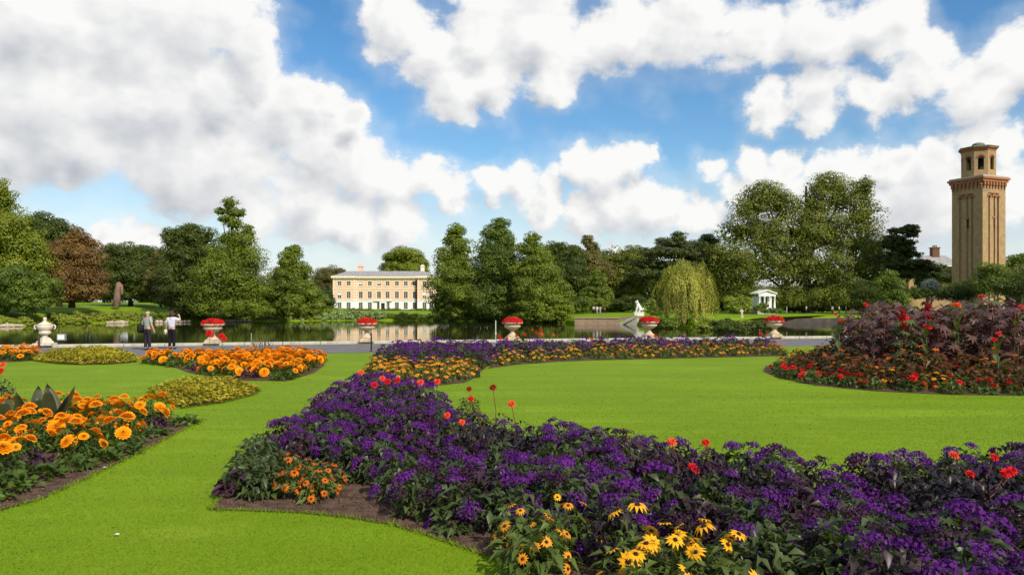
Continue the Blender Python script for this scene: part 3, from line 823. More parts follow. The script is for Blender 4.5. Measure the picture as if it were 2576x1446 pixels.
xs_b = list(range(-40, 1440, 34))
for k, x in enumerate(xs_b):
    y = np.interp(x, [p[0] for p in shore_px], [p[1] for p in shore_px])
    d = 6460 / (y - YH) * 1.012
    if 835 < x < 960: mk, h = 'lily', 16
    elif x < 360: mk, h = 'bank', rb.uniform(12, 20)
    elif x < 640: mk, h = ('bank' if k % 2 else 'green'), rb.uniform(9, 16)
    elif x < 840: mk, h = ('lily' if k % 2 else 'bank'), rb.uniform(11, 18)
    elif x < 1090: mk, h = ('bank' if k % 2 else 'green'), rb.uniform(10, 13)
    else: mk, h = 'cypress_dark', rb.uniform(8, 14)
    w = rb.uniform(20, 30); h *= 1.35
    bank_specs.append((x, y, d, mk, h, w))
BL = {'bank': 'yellowish waterside clump on the far pond bank', 'green': 'mid-green waterside clump on the far pond bank', 'lily': 'broad-leaved pale green waterside clump near the house', 'cypress_dark': 'dark waterside clump below the cypress group'}
for k, (x, y, d, mk, h, w) in enumerate(bank_specs):
    shrub(BL[mk], d, [(x, y - h * .55, w * .7, h * .62), (x + w * .6, y - h * .4, w * .5, h * .5), (x - w * .5, y - h * .35, w * .5, h * .45)], LM[mk], 300 + k, leaf=(.42 if mk == 'lily' else .26), name='waterside_shrub', group='waterside clumps: ' + mk.replace('cypress_dark', 'dark'), bz=-1.3)
for k, x in enumerate(range(1665, 2080, 30)):
    y = np.interp(x, [p[0] for p in shore_px], [p[1] for p in shore_px]); d = 6460 / (y - YH) * 1.02
    shrub('rushy green clump on the pond edge right of the willow', d, [(x, y - 6, 18, 9), (x + 12, y - 5, 12, 7)], LM['bank' if k % 3 else 'green'], 360 + k, leaf=.26, name='waterside_shrub', group='waterside clumps below the right-hand lawn', bz=-1.3)
for k, (x, y, w, h) in enumerate([(1650,812,20,10),(1680,815,22,11),(1775,814,22,10),(1800,818,24,10),(1825,813,22,11),(1845,820,24,10),(1870,815,22,10),(1890,821,24,11),(1912,815,20,10),(1935,818,20,9),(1765,822,20,7),(1815,826,24,7),(1860,827,24,7)]):
    shrub('mixed low shrub on the bank between willow and edging wall', 6460 / (y + h - YH) * .97 if y > 818 else 6460 / (y + h - YH) , [(x, y, w, h), (x + w * .6, y + 3, w * .6, h * .7)], LM[('dark', 'green', 'bank', 'dark')[k % 4]], 480 + k, leaf=.28, name='bank_shrub', group='low shrubs between willow and edging wall', bz=-1.3)
# second row of rough growth on the left-hand slope
for k, x in enumerate(range(-20, 420, 36)):
    shrub('rough yellow-green growth higher on the left-hand bank', 140 + (k % 3) * 3, [(x, 794 - (k % 2) * 4, 24, 8), (x + 16, 792, 18, 7)], LM['bank' if k % 4 else 'green'], 390 + k, leaf=.26, name='bank_shrub', group='rough growth on the left bank', bz=.2)
for k, x in enumerate(range(842, 1100, 22)):
    shrub('low hedge bush in a row before the house', 205, [(x, 785 + 2 * math.sin(k * 1.7), 16, 8), (x + 9, 790, 14, 9), (x - 8, 794, 14, 8)], LM['green' if k % 3 else 'brown'], 440 + k, leaf=.34, name='hedge_bush', group='hedge bushes before the house', bz=.1)
shrub('low grey-green hedge running along the far walk', 178, [(1985 + 14 * k, 778, 12, 7) for k in range(8)], LM['blue'], 420, name='hedge')

# ------------------------------------------------------------------ buildings
MAT_BRICK_TAN = plain('tan_brick', (0.42, 0.278, 0.142), (0.32, 0.208, 0.104), 0.9, 1.3, 0.3, 0.02, spec=0.1, stain=(0.28, 0.20, 0.12))
MAT_BRICK_RED = plain('red_brick', (0.37, 0.165, 0.085), (0.27, 0.115, 0.06), 0.9, 2.0, 0.3, 0.02, spec=0.1)
MAT_BRICK_PINK = plain('pink_stock_brick', (0.84, 0.52, 0.355), (0.77, 0.455, 0.31), 0.9, .8, 0.2, 0.02, spec=0.1, stain=(0.84, 0.55, 0.34))
MAT_STUCCO = plain('white_stucco', (0.88, 0.85, 0.80), (0.80, 0.77, 0.72), 0.85, 1.2, 0.15, 0.01, spec=0.1)
MAT_TRIM = plain('cream_trim', (0.86, 0.76, 0.58), (0.78, 0.67, 0.50), 0.85, 2.0, 0.15, 0.01, spec=0.1)
MAT_SLATE = plain('slate_roof', (0.34, 0.32, 0.31), (0.24, 0.225, 0.22), 0.7, 1.5, 0.3, 0.02, stain=(0.36, 0.33, 0.28))
MAT_COPPER = plain('green_copper', (0.20, 0.25, 0.20), (0.11, 0.15, 0.12), 0.7, 2.0, 0.2, 0.02)
MAT_GLASS = plain('dark_window_glass', (0.055, 0.050, 0.045), (0.03, 0.028, 0.026), 0.12, 2.0, 0.02, 0.01, spec=0.6)
MAT_WHITE = plain('white_paint', (0.80, 0.79, 0.75), (0.70, 0.69, 0.65), 0.6, 4.0, 0.1, 0.005)
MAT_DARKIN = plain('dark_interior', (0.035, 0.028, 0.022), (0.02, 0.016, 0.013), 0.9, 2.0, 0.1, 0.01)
MAT_DARK_BROWN = plain('dark_brown', (0.17, 0.075, 0.035), (0.11, 0.05, 0.025), 0.7, 2.0, 0.1, 0.01)

def holed_wall(m, x0, x1, z0, z1, y0, y1, openings):
    xs = sorted({x0, x1} | {o[0] for o in openings} | {o[1] for o in openings})
    for a, b in zip(xs[:-1], xs[1:]):
        hs_ = sorted((o[2], o[3]) for o in openings if o[0] <= a + 1e-6 and o[1] >= b - 1e-6)
        z = z0
        for h0, h1 in hs_:
            if h0 > z: m.box(a, b, y0, y1, z, h0)
            z = h1
        if z < z1: m.box(a, b, y0, y1, z, z1)
    return m

def window(root, x0, x1, z0, z1, y, blind=0.0, rows=2, trim=None):
    w = x1 - x0; t = .16
    m = MB()
    m.box(x0 - .2, x0, y - .07, y + .05, z0 - .02, z1 + .2).box(x1, x1 + .2, y - .07, y + .05, z0 - .02, z1 + .2).box(x0, x1, y - .07, y + .05, z1, z1 + .2)
    wo_ = m.build('window', trim or MAT_TRIM, root)
    MB().box(x0 - .3, x1 + .3, y - .16, y + .04, z0 - .2, z0 - .021).build('sill', MAT_TRIM, wo_)
    m = MB(); m.box(x0, x1, y + .16, y + .2, z0, z1); m.build('pane', MAT_GLASS, wo_)
    m = MB(); m.box(x0, x0 + .05, y + .10, y + .16, z0, z1).box(x1 - .05, x1, y + .10, y + .16, z0, z1).box(x0 + .1, x1 - .1, y + .1, y + .16, z1 - .1, z1).box(x0 + .1, x1 - .1, y + .1, y + .16, z0, z0 + .1)
    m.box((x0 + x1) / 2 - .03, (x0 + x1) / 2 + .03, y + .1, y + .155, z0 + .1, z1 - .1)
    for r in range(1, rows + 1):
        z = z0 + (z1 - z0) * r / (rows + 1); m.box(x0 + .1, x1 - .1, y + .105, y + .15, z - .03, z + .03)
    m.build('sash', MAT_WHITE, wo_)
    if blind > 0:
        MB().box(x0 + .1, x1 - .1, y + .158, y + .16 - .001 + .0, z1 - (z1 - z0) * blind, z1 - .1).build('blind', MAT_WHITE, wo_)

def big_house():
    D = 262.0; k = D / F
    X = lambda px: (px - 1288) * k
    Z = lambda py: CH + (YH - py) * k
    root = empty('country_house', (X(960), D, .1), 0, 'pink brick three-storey country house across the pond', 'house')
    root.location = (0, 0, 0)
    cols_l = [856, 878.7]; cols_m = [907.3, 930.2, 953.2, 974.8, 998.2, 1020.5, 1043]; cols_r = [1069, 1086]
    rows = [(718.8, 707.6), (750.7, 733.3), (777.5, 760.4)]
    zb, zg, ze = Z(780), Z(755), Z(699)
    hw = 5.0 * k
    def block(x0, x1, cols, y, yb):
        op = [(X(c) - hw, X(c) + hw, Z(r[0]), Z(r[1])) for c in cols for r in rows]
        up_ = [o for o in op if o[2] > zg]; lo = [o for o in op if o[2] < zg]
        m = holed_wall(MB(), x0, x1, zg, ze, y, y + .5, up_); m.box(x0, x1, y + .9, yb, zg, ze); m.build('brick_wall', MAT_BRICK_PINK, root)
        m = holed_wall(MB(), x0 - .04, x1 + .04, zb, zg - .004, y - .04, y + .5, lo); m.box(x0 - .04, x1 + .04, y + .9, yb, zb, zg - .004); m.build('ground_floor_wall', MAT_STUCCO, root)
        return op
    xa, xb, xc, xd = X(839.5), X(895), X(1051.5), X(1098)
    groups = [(xa, xb, cols_l, D - 1.2), (xb + .01, xc - .01, cols_m, D), (xc, xd, cols_r, D - 1.6)]
    bl = 0
    for x0, x1, cols, y in groups:
        op = block(x0, x1, cols, y, D + 13 - .01 * bl)
        for o in op:
            bl += 1
            window(root, *o, y, blind=[0, 0, .5, 0, 0, 0, 0, .6, 0, 0, 0][bl % 11] if o[2] > zg else 0, rows=2 if o[2] > Z(725) else 3, trim=MAT_TRIM if o[2] > zg else MAT_STUCCO)
        MB().box(x0 - .1, x1 + .1, y - .14, y - .001, Z(727), Z(725)).build('string_course', MAT_TRIM, root)
        MB().box(x0 - .12, x1 + .12, y - .2, y - .05, Z(756), Z(754.4)).build('string_course', MAT_STUCCO, root)
        m = MB(); m.box(x0 - .55, x1 + .55, y - .75, y + .02, ze + .003, ze + .55).box(x0 - .3, x1 + .3, y - .4, y + .02, ze - .35, ze)
        m.build('cornice', MAT_TRIM, root)
        m = MB(); n = int((x1 - x0) / .9)
        for i in range(n): 
            xx = x0 + (x1 - x0) * (i + .5) / n; m.box(xx - .16, xx + .16, y - .66, y - .401, ze - .28, ze)
        tag(m.build('modillions', MAT_TRIM, root), kind='stuff')
        # corner stones
        m = MB()
        for zz in np.arange(zg + .1, ze - .5, .9):
            m.box(x0 - .02, x0 + .55, y - .06, y - .002, zz, zz + .55).box(x1 - .55, x1 + .02, y - .06, y - .002, zz, zz + .55)
        tag(m.build('quoins', MAT_TRIM, root), kind='stuff')
    zr = ze + .56
    def hip(x0, x1, y0, y1, h, ins):
        return MB().add([(x0, y0, zr), (x1, y0, zr), (x1, y1, zr), (x0, y1, zr), (x0 + ins, y0 + ins, zr + h), (x1 - ins, y0 + ins, zr + h), (x1 - ins, y1 - ins, zr + h), (x0 + ins, y1 - ins, zr + h)],
                        [(0, 1, 5, 4), (1, 2, 6, 5), (2, 3, 7, 6), (3, 0, 4, 7), (4, 5, 6, 7), (3, 2, 1, 0)])
    r1 = hip(xa - .5, xd + .5, D - .8, D + 13.5, 2.0, 5.2).build('roof', MAT_SLATE, root)
    m = MB()
    m.add([(xa - .5, D - 1.9, zr), (xb + .5, D - 1.9, zr), (xb + .5, D + 5, zr), (xa - .5, D + 5, zr), ((xa + xb) / 2, D + 2, zr + 1.7), ((xa + xb) / 2, D + 5, zr + 1.9)], [(0, 1, 4), (1, 2, 5, 4), (0, 4, 5, 3), (3, 5, 2), (3, 2, 1, 0)])
    m.build('roof', MAT_SLATE, root)
    for cx, wd in ((898, 1.5), (1058, 1.2)):
        m = MB(); x = X(cx); m.box(x - wd / 2, x + wd / 2, D + 5, D + 7, zr + .5, Z(669)).box(x - wd / 2 - .2, x + wd / 2 + .2, D + 4.8, D + 7.2, Z(669) + .003, Z(667))
        for q in (-.4, 0, .4): m.lathe([(.16, 0), (.13, .55)], 8, (x + q, D + 6, Z(667)))
        m.build('chimney', MAT_TRIM if cx > 1000 else MAT_BRICK_PINK, r1)
    MB().tube([(xc - .5, D - .15, zb), (xc - .5, D - .15, ze)], [.2, .2], 8).build('brown_strip', MAT_DARK_BROWN, root)  # narrow dark brown upright in the angle beside the right wing
    # entrance: steps, door case with a lamp
    dx = X(964)
    m = MB(); m.box(dx - 1.2, dx + 1.2, D - .5, D - .05, zb, Z(757)).box(dx - 3.2, dx + 3.2, D - .7, D - .05, Z(756.9), Z(755.6))
    m.build('door_case', MAT_STUCCO, root)
    MB().box(dx - .62, dx + .62, D - .56, D - .502, zb + .1, zb + 2.5).build('door', MAT_DARKIN, root)
big_house()

def tower():
    s2 = 3.135; beta = math.radians(22.1)
    root = empty('brick_tower', (89.6, 145.1, 0), beta, 'tall tan and red brick campanile with an open eight-sided belfry', 'tower')
    zt = 24.3
    rec = .30
    MB().box(-s2 + rec, s2 - rec, -s2 + rec, s2 - rec, -1, zt).build('shaft_core', MAT_BRICK_TAN, root)
    def face(k):
        rot = Matrix.Rotation(k * math.pi / 2, 4, 'Z')
        y0, y1 = -s2, -s2 + rec - .002
        m = MB()
        m.box(-s2 + (.302 if k % 2 else 0), -1.62, y0, y1, -1, 22.9)
        m.box(1.30 + 0, s2 - (.302 if k % 2 else 0), y0, y1, -1, 22.9)
        m.box(-1.10, -.16, y0 + .06, y1, -1, 22.4).box(.34, .84, y0 + .06, y1, -1, 22.4)
        m.box(-s2 + (.302 if k % 2 else 0), s2 - (.302 if k % 2 else 0), y0, y1, 22.9, zt)
        o = m.build('face_brickwork', MAT_BRICK_TAN, root); o.matrix_local = rot
        for (a, b) in ((-1.62, -1.10), (-.16, .34), (.84, 1.30)):
            c = (a + b) / 2; r = (b - a) / 2
            mm = MB()
            for i in range(7):
                t0 = math.pi * i / 7; t1 = math.pi * (i + 1) / 7
                mm.prism([(c + (r + .02) * math.cos(t0), 22.15 + (r + .02) * math.sin(t0)), (c + (r + .38) * math.cos(t0), 22.15 + (r + .38) * math.sin(t0)), (c + (r + .38) * math.cos(t1), 22.15 + (r + .38) * math.sin(t1)), (c + (r + .02) * math.cos(t1), 22.15 + (r + .02) * math.sin(t1))], y0 - .06 - .004 * i, y1 - .05)
            o = mm.build('red_arch', MAT_BRICK_RED, root); o.matrix_local = rot
        for zc, hh in ((17.3, .85),):
            o = MB().box(-.14, .32, y0 + .12, y1 - .01, zc - hh, zc + hh).build('slit_window', MAT_DARKIN, root); o.matrix_local = rot
        o = MB().box(-.4, .55, y0 - .07, y1 - .05, 18.17, 18.45).build('slit_lintel', MAT_BRICK_RED, root); o.matrix_local = rot
        mm = MB(); n = 8
        for i in range(n):
            c = -s2 - .1 + (2 * s2 + .2) * (i + .5) / n
            mm.box(c - .22, c + .22, -s2 - .34, -s2 + .05, 24.3, 25.0)
            mm.box(c - .14, c + .14, -s2 - .18, -s2 + .05, 23.75, 24.297)
        o = tag(mm.build('corbel_table', MAT_BRICK_RED, root), kind='stuff'); o.matrix_local = rot
    for k in range(4): face(k)
    e = s2 + .36
    m = MB(); m.box(-s2 - .02, s2 + .02, -s2 - .02, s2 + .02, zt + .003, 25.0); m.build('frieze', MAT_BRICK_TAN, root)
    m = MB(); m.box(-e, e, -e, e, 25.003, 25.45).box(-e - .22, e + .22, -e - .22, e + .22, 25.453, 25.85); m.build('cornice', MAT_BRICK_RED, root)
    MB().box(-e, e, -e, e, 25.853, 26.15).build('parapet_cap', MAT_STONE, root)
    # belfry
    R = 2.95; ap = R * math.cos(math.pi / 8); side = 2 * R * math.sin(math.pi / 8)
    for k in range(8):
        rot = Matrix.Rotation(k * math.pi / 4, 4, 'Z')
        m = holed_wall(MB(), -side / 2, side / 2, 26.15, 31.0, -ap, -ap + .45, [(-.5, .5, 27.4, 29.6)])
        o = m.build('belfry_wall', MAT_BRICK_TAN, root); o.matrix_local = rot
        mm = MB()
        for i in range(6):
            t0 = math.pi * i / 6; t1 = math.pi * (i + 1) / 6
            mm.prism([(.5 * math.cos(t0), 29.6 + .5 * math.sin(t0)), (.8 * math.cos(t0), 29.6 + .8 * math.sin(t0)), (.8 * math.cos(t1), 29.6 + .8 * math.sin(t1)), (.5 * math.cos(t1), 29.6 + .5 * math.sin(t1))], -ap - .05 - .004 * i, -ap - .002)
        o = mm.build('belfry_arch', MAT_BRICK_RED, root); o.matrix_local = rot
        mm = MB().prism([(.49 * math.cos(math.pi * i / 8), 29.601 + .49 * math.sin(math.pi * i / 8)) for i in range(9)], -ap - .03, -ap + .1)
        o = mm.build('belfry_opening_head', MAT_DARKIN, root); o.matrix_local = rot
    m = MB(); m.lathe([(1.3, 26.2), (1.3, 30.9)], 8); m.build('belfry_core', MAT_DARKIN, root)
    m = MB(); m.lathe([(R + .05, 31.003), (R + .12, 31.35), (R + .42, 31.5), (R + .42, 31.75)], 8); o = m.build('belfry_cornice', MAT_BRICK_RED, root); o.rotation_euler = (0, 0, math.pi / 8)
    m = MB(); m.lathe([(R + .55, 31.753), (R + .5, 31.9), (1.2, 32.35), (.9, 32.5)], 8); rf = m.build('roof', MAT_COPPER, root); rf.rotation_euler = (0, 0, math.pi / 8)
    m = MB(); m.lathe([(.6, 32.38), (1.1, 32.5), (1.0, 32.75), (.55, 32.92), (.1, 33.0)], 10); m.build('finial', MAT_COPPER, rf)
tower()

def small_house(name, label, D, x0, x1, ybase, yeave, yridge, wall_mat, wins, chim=None, ydepth=9.0):
    k = D / F; X = lambda px: (px - 1288) * k; Z = lambda py: CH + (YH - py) * k
    root = empty(name, (0, 0, 0), 0, label, 'house')
    a, b = X(x0), X(x1); zb, ze, zr = -.3, Z(yeave), Z(yridge)
    op = [(X(w[0]), X(w[1]), Z(w[3]), Z(w[2])) for w in wins]
    m = holed_wall(MB(), a, b, zb, ze, D, D + .4, op); m.box(a, b, D + .8, D + ydepth, zb, ze); m.build('wall', wall_mat, root)
    for o in op: window(root, *o, D, rows=2, trim=MAT_WHITE)
    m = MB(); m.add([(a - .22, D - .5, ze), (b + .22, D - .5, ze), (b + .22, D + ydepth + .5, ze), (a - .22, D + ydepth + .5, ze), (a + 2, D + ydepth / 2, zr), (b - 2, D + ydepth / 2, zr)], [(0, 1, 5, 4), (1, 2, 5), (2, 3, 4, 5), (3, 0, 4), (3, 2, 1, 0)])
    rf = m.build('roof', MAT_SLATE, root)
    MB().box(a - .5, b + .5, D - .62, D - .3, ze - .25, ze - .004).build('eaves_board', MAT_WHITE, root)
    if chim:
        cx, w, yt = chim; x = X(cx); m = MB(); m.box(x - w / 2, x + w / 2, D + 3.6, D + 5.2, ze, Z(yt)).box(x - w / 2 - .15, x + w / 2 + .15, D + 3.45, D + 5.35, Z(yt) + .003, Z(yt) + .3)
        for q in (-.45, 0, .45): m.lathe([(.17, 0), (.14, .6)], 8, (x + q, D + 4.4, Z(yt) + .3))
        m.build('chimney', MAT_DARK_BROWN, rf)
small_house('brick_house', 'small tan brick house half hidden between pine and tower', 186, 2286, 2330, 735, 671, 662, MAT_BRICK_TAN, [(2304, 2314, 678, 690), (2304, 2314, 712, 726)])
small_house('roofed_house', 'large grey-roofed house behind the tower with a brick chimney', 205, 2318, 2420, 735, 668, 640, MAT_BRICK_TAN, [(2336, 2344, 680, 694), (2376, 2384, 680, 694)], chim=(2374, 1.9, 622))
small_house('brick_house', 'pinkish brick house glimpsed under the pine, left of the tan one', 192, 2246, 2268, 735, 690, 680, MAT_BRICK_PINK, [(2252, 2257, 700, 708), (2252, 2257, 718, 728)])

def pavilion():
    D = 150.0; k = D / F; X = lambda px: (px - 1288) * k; Z = lambda py: CH + (YH - py) * k
    root = empty('garden_pavilion', (0, 0, 0), 0, 'small white temple-fronted garden pavilion with pediment', 'pavilion')
    a, b = X(1908), X(1951); zb, ze, zp = Z(777), Z(745), Z(732)
    MB().box(a + .2, b - .2, D + 1.6, D + 4.6, zb, ze).build('wall', MAT_WHITE, root)
    m = MB(); m.box(a - .1, b + .1, D - .3, D + 4.8, -.1, zb + .12).box(a - .4, b + .4, D - .7, D - .302, -.1, zb - .25); m.build('step', MAT_STONE, root)
    for t in (.06, .35, .65, .94):
        x = a + (b - a) * t; m = MB(); m.lathe([(.24, .12), (.24, .2), (.19, .22), (.16, (ze - zb) - .3), (.22, ze - zb - .2), (.24, ze - zb - .004)], 12, (x, D, zb)); m.build('column', MAT_WHITE, root, smooth=True)
    MB().box(a, b, D - .28, D + .28, ze, ze + .42).build('entablature', MAT_WHITE, root)
    MB().prism([(a - .1, ze + .423), (b + .1, ze + .423), ((a + b) / 2, zp)], D - .15, D + .1).build('pediment', MAT_WHITE, root)
    m = MB(); c = (a + b) / 2; z0 = ze + .42
    m.add([(a - .22, D - .45, z0), (c, D - .45, zp + .08), (b + .22, D - .45, z0), (a - .22, D + 4.9, z0), (c, D + 4.9, zp + .08), (b + .22, D + 4.9, z0),
           (a - .22, D - .45, z0 + .22), (c, D - .45, zp + .32), (b + .22, D - .45, z0 + .22), (a - .22, D + 4.9, z0 + .22), (c, D + 4.9, zp + .32), (b + .22, D + 4.9, z0 + .22)],
          [(0, 1, 7, 6), (1, 2, 8, 7), (6, 7, 10, 9), (7, 8, 11, 10), (0, 3, 4, 1), (1, 4, 5, 2), (0, 6, 9, 3), (2, 5, 11, 8), (3, 9, 10, 4), (4, 10, 11, 5)])
    m.build('roof', MAT_WHITE, root)
    MB().box((a + b) / 2 - .5, (a + b) / 2 + .5, D + 1.54, D + 1.598, zb + .13, zb + 2.3).build('door', MAT_DARKIN, root)
pavilion()

# retaining wall, steps and stones across the water
MAT_WALL = plain('old_wall_brick', (0.36, 0.26, 0.17), (0.26, 0.185, 0.12), 0.9, .9, 0.4, 0.03, stain=(0.34, 0.28, 0.18))
MAT_ROCK = plain('bank_rock', (0.50, 0.40, 0.28), (0.34, 0.27, 0.19), 0.9, 1.0, 0.4, 0.03, stain=(0.22, 0.20, 0.12))
root = empty('retaining_wall', (0, 0, 0), 0, 'brown retaining wall on the far water edge left of the lion', 'wall')
segs = [G(x, y, WZ) for x, y in ((1446,815.8),(1500,816),(1560,816.3))]
for (xa_, ya_), (xb_, yb_) in zip(segs[:-1], segs[1:]):
    L = math.hypot(xb_ - xa_, yb_ - ya_); a_ = math.atan2(yb_ - ya_, xb_ - xa_)
    o = MB().box(0, L - .01, -.5, .9, -2.0, -.40).build('wall_section', MAT_WALL, root); o.location = (xa_, ya_, 0); o.rotation_euler = (0, 0, a_)
    o = MB().box(-.05, L - .04, -.62, .95, -.397, -.25).build('coping', MAT_WALL, root); o.location = (xa_, ya_, 0); o.rotation_euler = (0, 0, a_)
p0 = Vector((*segs[-1], 0)); p1 = Vector((*G(1606, 816.8, WZ), 0))
L = (p1 - p0).length; a_ = math.atan2(p1.y - p0.y, p1.x - p0.x)
m = MB()
for i in range(7): m.box(L * .12 + i * .36, L * .12 + (i + 1) * .36 - .002, -.2, 1.4, -2.0, -1.35 + i * .17)
o = m.build('steps', MAT_STONE, root); o.location = p0; o.rotation_euler = (0, 0, a_)
o = MB().prism([(0, -1.5), (L * .12, -1.5), (L * .95, -.05), (L * .95, .35), (L * .10, -1.0), (0, -1.0)], -.55, -.205).build('sloping_parapet', MAT_STONE, root); o.location = p0; o.rotation_euler = (0, 0, a_)
o = MB().box(-.3, L * 1.6, 1.41, 1.9, -2.0, -.1).build('wall_section', MAT_WALL, root); o.location = p0; o.rotation_euler = (0, 0, a_)
root = empty('edging_wall', (0, 0, 0), 0, 'low dark wall edging the water below the right-hand lawn', 'wall')
segs = [G(x, y, WZ) for x, y in ((1945,815.5),(1990,814.5),(2080,813.5),(2220,812.5),(2420,812.5))]
MAT_DWALL = plain('dark_damp_wall', (0.085, 0.07, 0.055), (0.05, 0.042, 0.034), 0.9, .9, 0.4, 0.03)
for (xa_, ya_), (xb_, yb_) in zip(segs[:-1], segs[1:]):
    L = math.hypot(xb_ - xa_, yb_ - ya_); a_ = math.atan2(yb_ - ya_, xb_ - xa_)
    o = MB().box(0, L - .01, -1.1, 1.2, -2.0, -.45).build('wall_section', MAT_DWALL, root); o.location = (xa_, ya_, 0); o.rotation_euler = (0, 0, a_)

rock_v = None
def rock_mesh(seed):
    rng = np.random.default_rng(seed); bm = bmesh.new(); bmesh.ops.create_icosphere(bm, subdivisions=2, radius=1)
    for v in bm.verts:
        v.co *= 1 + .25 * math.sin(v.co.x * 3 + seed) * math.cos(v.co.y * 2.5 + seed * 2) + rng.uniform(-.08, .08); v.co.z *= .55
    me = bpy.data.meshes.new('bank_rock'); bm.to_mesh(me); bm.free(); return me
rocks = [rock_mesh(i) for i in range(4)]
for x0, x1, n, lab, grp, pale in ((-20, 62, 9, 'reddish boulder at the water edge below the photo-edge tree', 'boulders below the photo-edge tree', 0), (268, 326, 6, 'pale boulder at the water edge left of the two visitors', 'boulders left of the visitors', 0),
                            (392, 482, 9, 'pale boulder at the water edge between the two visitors', 'boulders behind the visitors', 0), (566, 634, 9, 'whitish boulder at the water edge right of the flower urn', 'whitish boulders behind the urn', 1)):
    for i in range(n):
        x = x0 + (x1 - x0) * (i + .5) / n; y = np.interp(x, [p[0] for p in shore_px], [p[1] for p in shore_px]) + 1.2
        X_, Y_ = G(x, y, WZ); s = random.uniform(.25, .45)
        tag(link('bank_rock', rocks[i % 4], MAT_ROCK, None, (X_, Y_ - .3, WZ + .15), (0, 0, random.uniform(0, 6)), (s * random.uniform(1, 1.5), s, s * random.uniform(1.2, 1.9)), smooth=True), lab, 'boulder', grp)

# weathered standing stump
b = at(296, 768, 150); root = empty('dead_trunk', (b.x, 150, ground_z(b.x, 150)), 0, 'broken pale dead trunk standing on the far bank', 'stump')
m = MB(); h = (768 - 712) * 150 / F - ground_z(b.x, 150) + 1.8
m.tube([(-.3, 0, -.3), (-.1, 0, h * .4), (.15, 0, h * .75), (.25, 0, h * .97), (.2, .1, h * 1.02)], [.75, .62, .6, .5, .28], 9)
m.tube([(.1, 0, h * .6), (.65, -.1, h * .85), (.85, -.1, h * .93)], [.4, .38, .34], 8)
m.tube([(.75, 0, h * .86), (.85, 0, h * .6), (.8, 0, h * .45)], [.3, .25, .2], 7)
m.build('trunk', plain('dead_wood', (0.27, 0.16, 0.12), (0.16, 0.10, 0.075), 0.95, 1.5, 0.7, 0.05, stain=(0.38, 0.30, 0.26)), root, smooth=True)

# ------------------------------------------------------------------ plants of the beds
def leaves5(B, D, U, L, W, fold=.25, droop=.3):
    """pointed, folded, drooping leaves: five corners, four triangles each"""
    n = len(B); L = np.broadcast_to(L, n)[:, None]; W = np.broadcast_to(W, n)[:, None]
    D = norm(D); S = norm(np.cross(D, U)); Nn = np.cross(S, D)
    mid = B + D * L * .48 + Nn * L * .06
    tip = B + D * L - np.array([0, 0, 1.0]) * L * droop
    V = np.stack([B, mid - S * W * .5 + Nn * W * fold, mid, mid + S * W * .5 + Nn * W * fold, tip], 1).reshape(-1, 3)
    T = np.array([(0, 2, 1), (0, 3, 2), (1, 2, 4), (2, 3, 4)])
    Fc = (T[None] + (np.arange(n) * 5)[:, None, None]).reshape(-1, 3)
    return V, Fc

def dome_foliage(R, H, n, L, W, rng, z0=.04, droop=.3, spread=1.0, inner=True):
    """leaves spread through a dome of radius R and height H"""
    d = rand_dirs(n, rng); d[:, 2] = np.abs(d[:, 2]) * .9 + rng.uniform(-.12, .1, n); d = norm(d)
    k = rng.uniform(.55, 1.0, (n, 1))
    P = d * np.array([R, R, H]) * k; P[:, 2] = np.maximum(P[:, 2], z0)
    D = norm(d * np.array([1, 1, .35]) * spread + rng.normal(0, .45, (n, 3)))
    V, Fc = leaves5(P - D * L * .3, D, norm(np.array([0, 0, 1.0]) + rng.normal(0, .35, (n, 3))), L * rng.uniform(.7, 1.3, n), W * rng.uniform(.7, 1.3, n), droop=droop)
    V[:, 2] = np.maximum(V[:, 2], .012)
    return V, Fc

def join(*vf):
    Vs = []; Fs = []; o = 0
    for V, Fc in vf:
        Vs.append(V); Fs.append(np.asarray(Fc) + o); o += len(V)
    return np.concatenate(Vs), np.concatenate(Fs)

def mb_tris(m):
    """an MB as triangle arrays"""
    T = []
    for f in m.f:
        for i in range(1, len(f) - 1): T.append((f[0], f[i], f[i + 1]))
    return np.array(m.v, float), np.array(T)

def xform(V, loc=(0, 0, 0), rz=0, s=1.0, tilt=(0, 0)):
    M = Matrix.Rotation(tilt[0], 3, 'X') @ Matrix.Rotation(tilt[1], 3, 'Y') @ Matrix.Rotation(rz, 3, 'Z')
    return V @ np.array(M).T * s + np.array(loc)

# --- flower heads (radius about 1, face up), returned as triangle arrays
def quad_tris(V, Fq): return V, np.concatenate([Fq[:, [0, 1, 2]], Fq[:, [0, 2, 3]]])

def floret_dome(n, size, rng, flat=.55, jit=.25):
    i = np.arange(n) + .5; ph = np.arccos(1 - i / n * 1.15 * .9); th = np.pi * (1 + 5 ** .5) * i
    d = np.column_stack([np.cos(th) * np.sin(ph), np.sin(th) * np.sin(ph), np.cos(ph)])
    P = d * np.array([1, 1, flat]) * rng.uniform(.86, 1.1, (n, 1))
    V, Fq = rhombs(P, norm(d + rng.normal(0, jit, d.shape)), size * rng.uniform(.7, 1.2, n), size * rng.uniform(.6, 1, n), rng)
    return quad_tris(V, Fq)

def lumpy_head(rng, lumps=5, n=20, size=.26):
    """a corymb: several small domes of florets side by side"""
    parts = []
    for k in range(lumps):
        a = 2.4 * k + rng.uniform(-.3, .3); r = .62 * math.sqrt(k / max(1, lumps - 1)) if k else 0
        V, T = floret_dome(n, size / .55, rng, .7)
        parts.append((V * .52 + np.array([r * math.cos(a), r * math.sin(a), -.35 * r * r + rng.uniform(-.1, .15)]), T))
    return join(*parts)

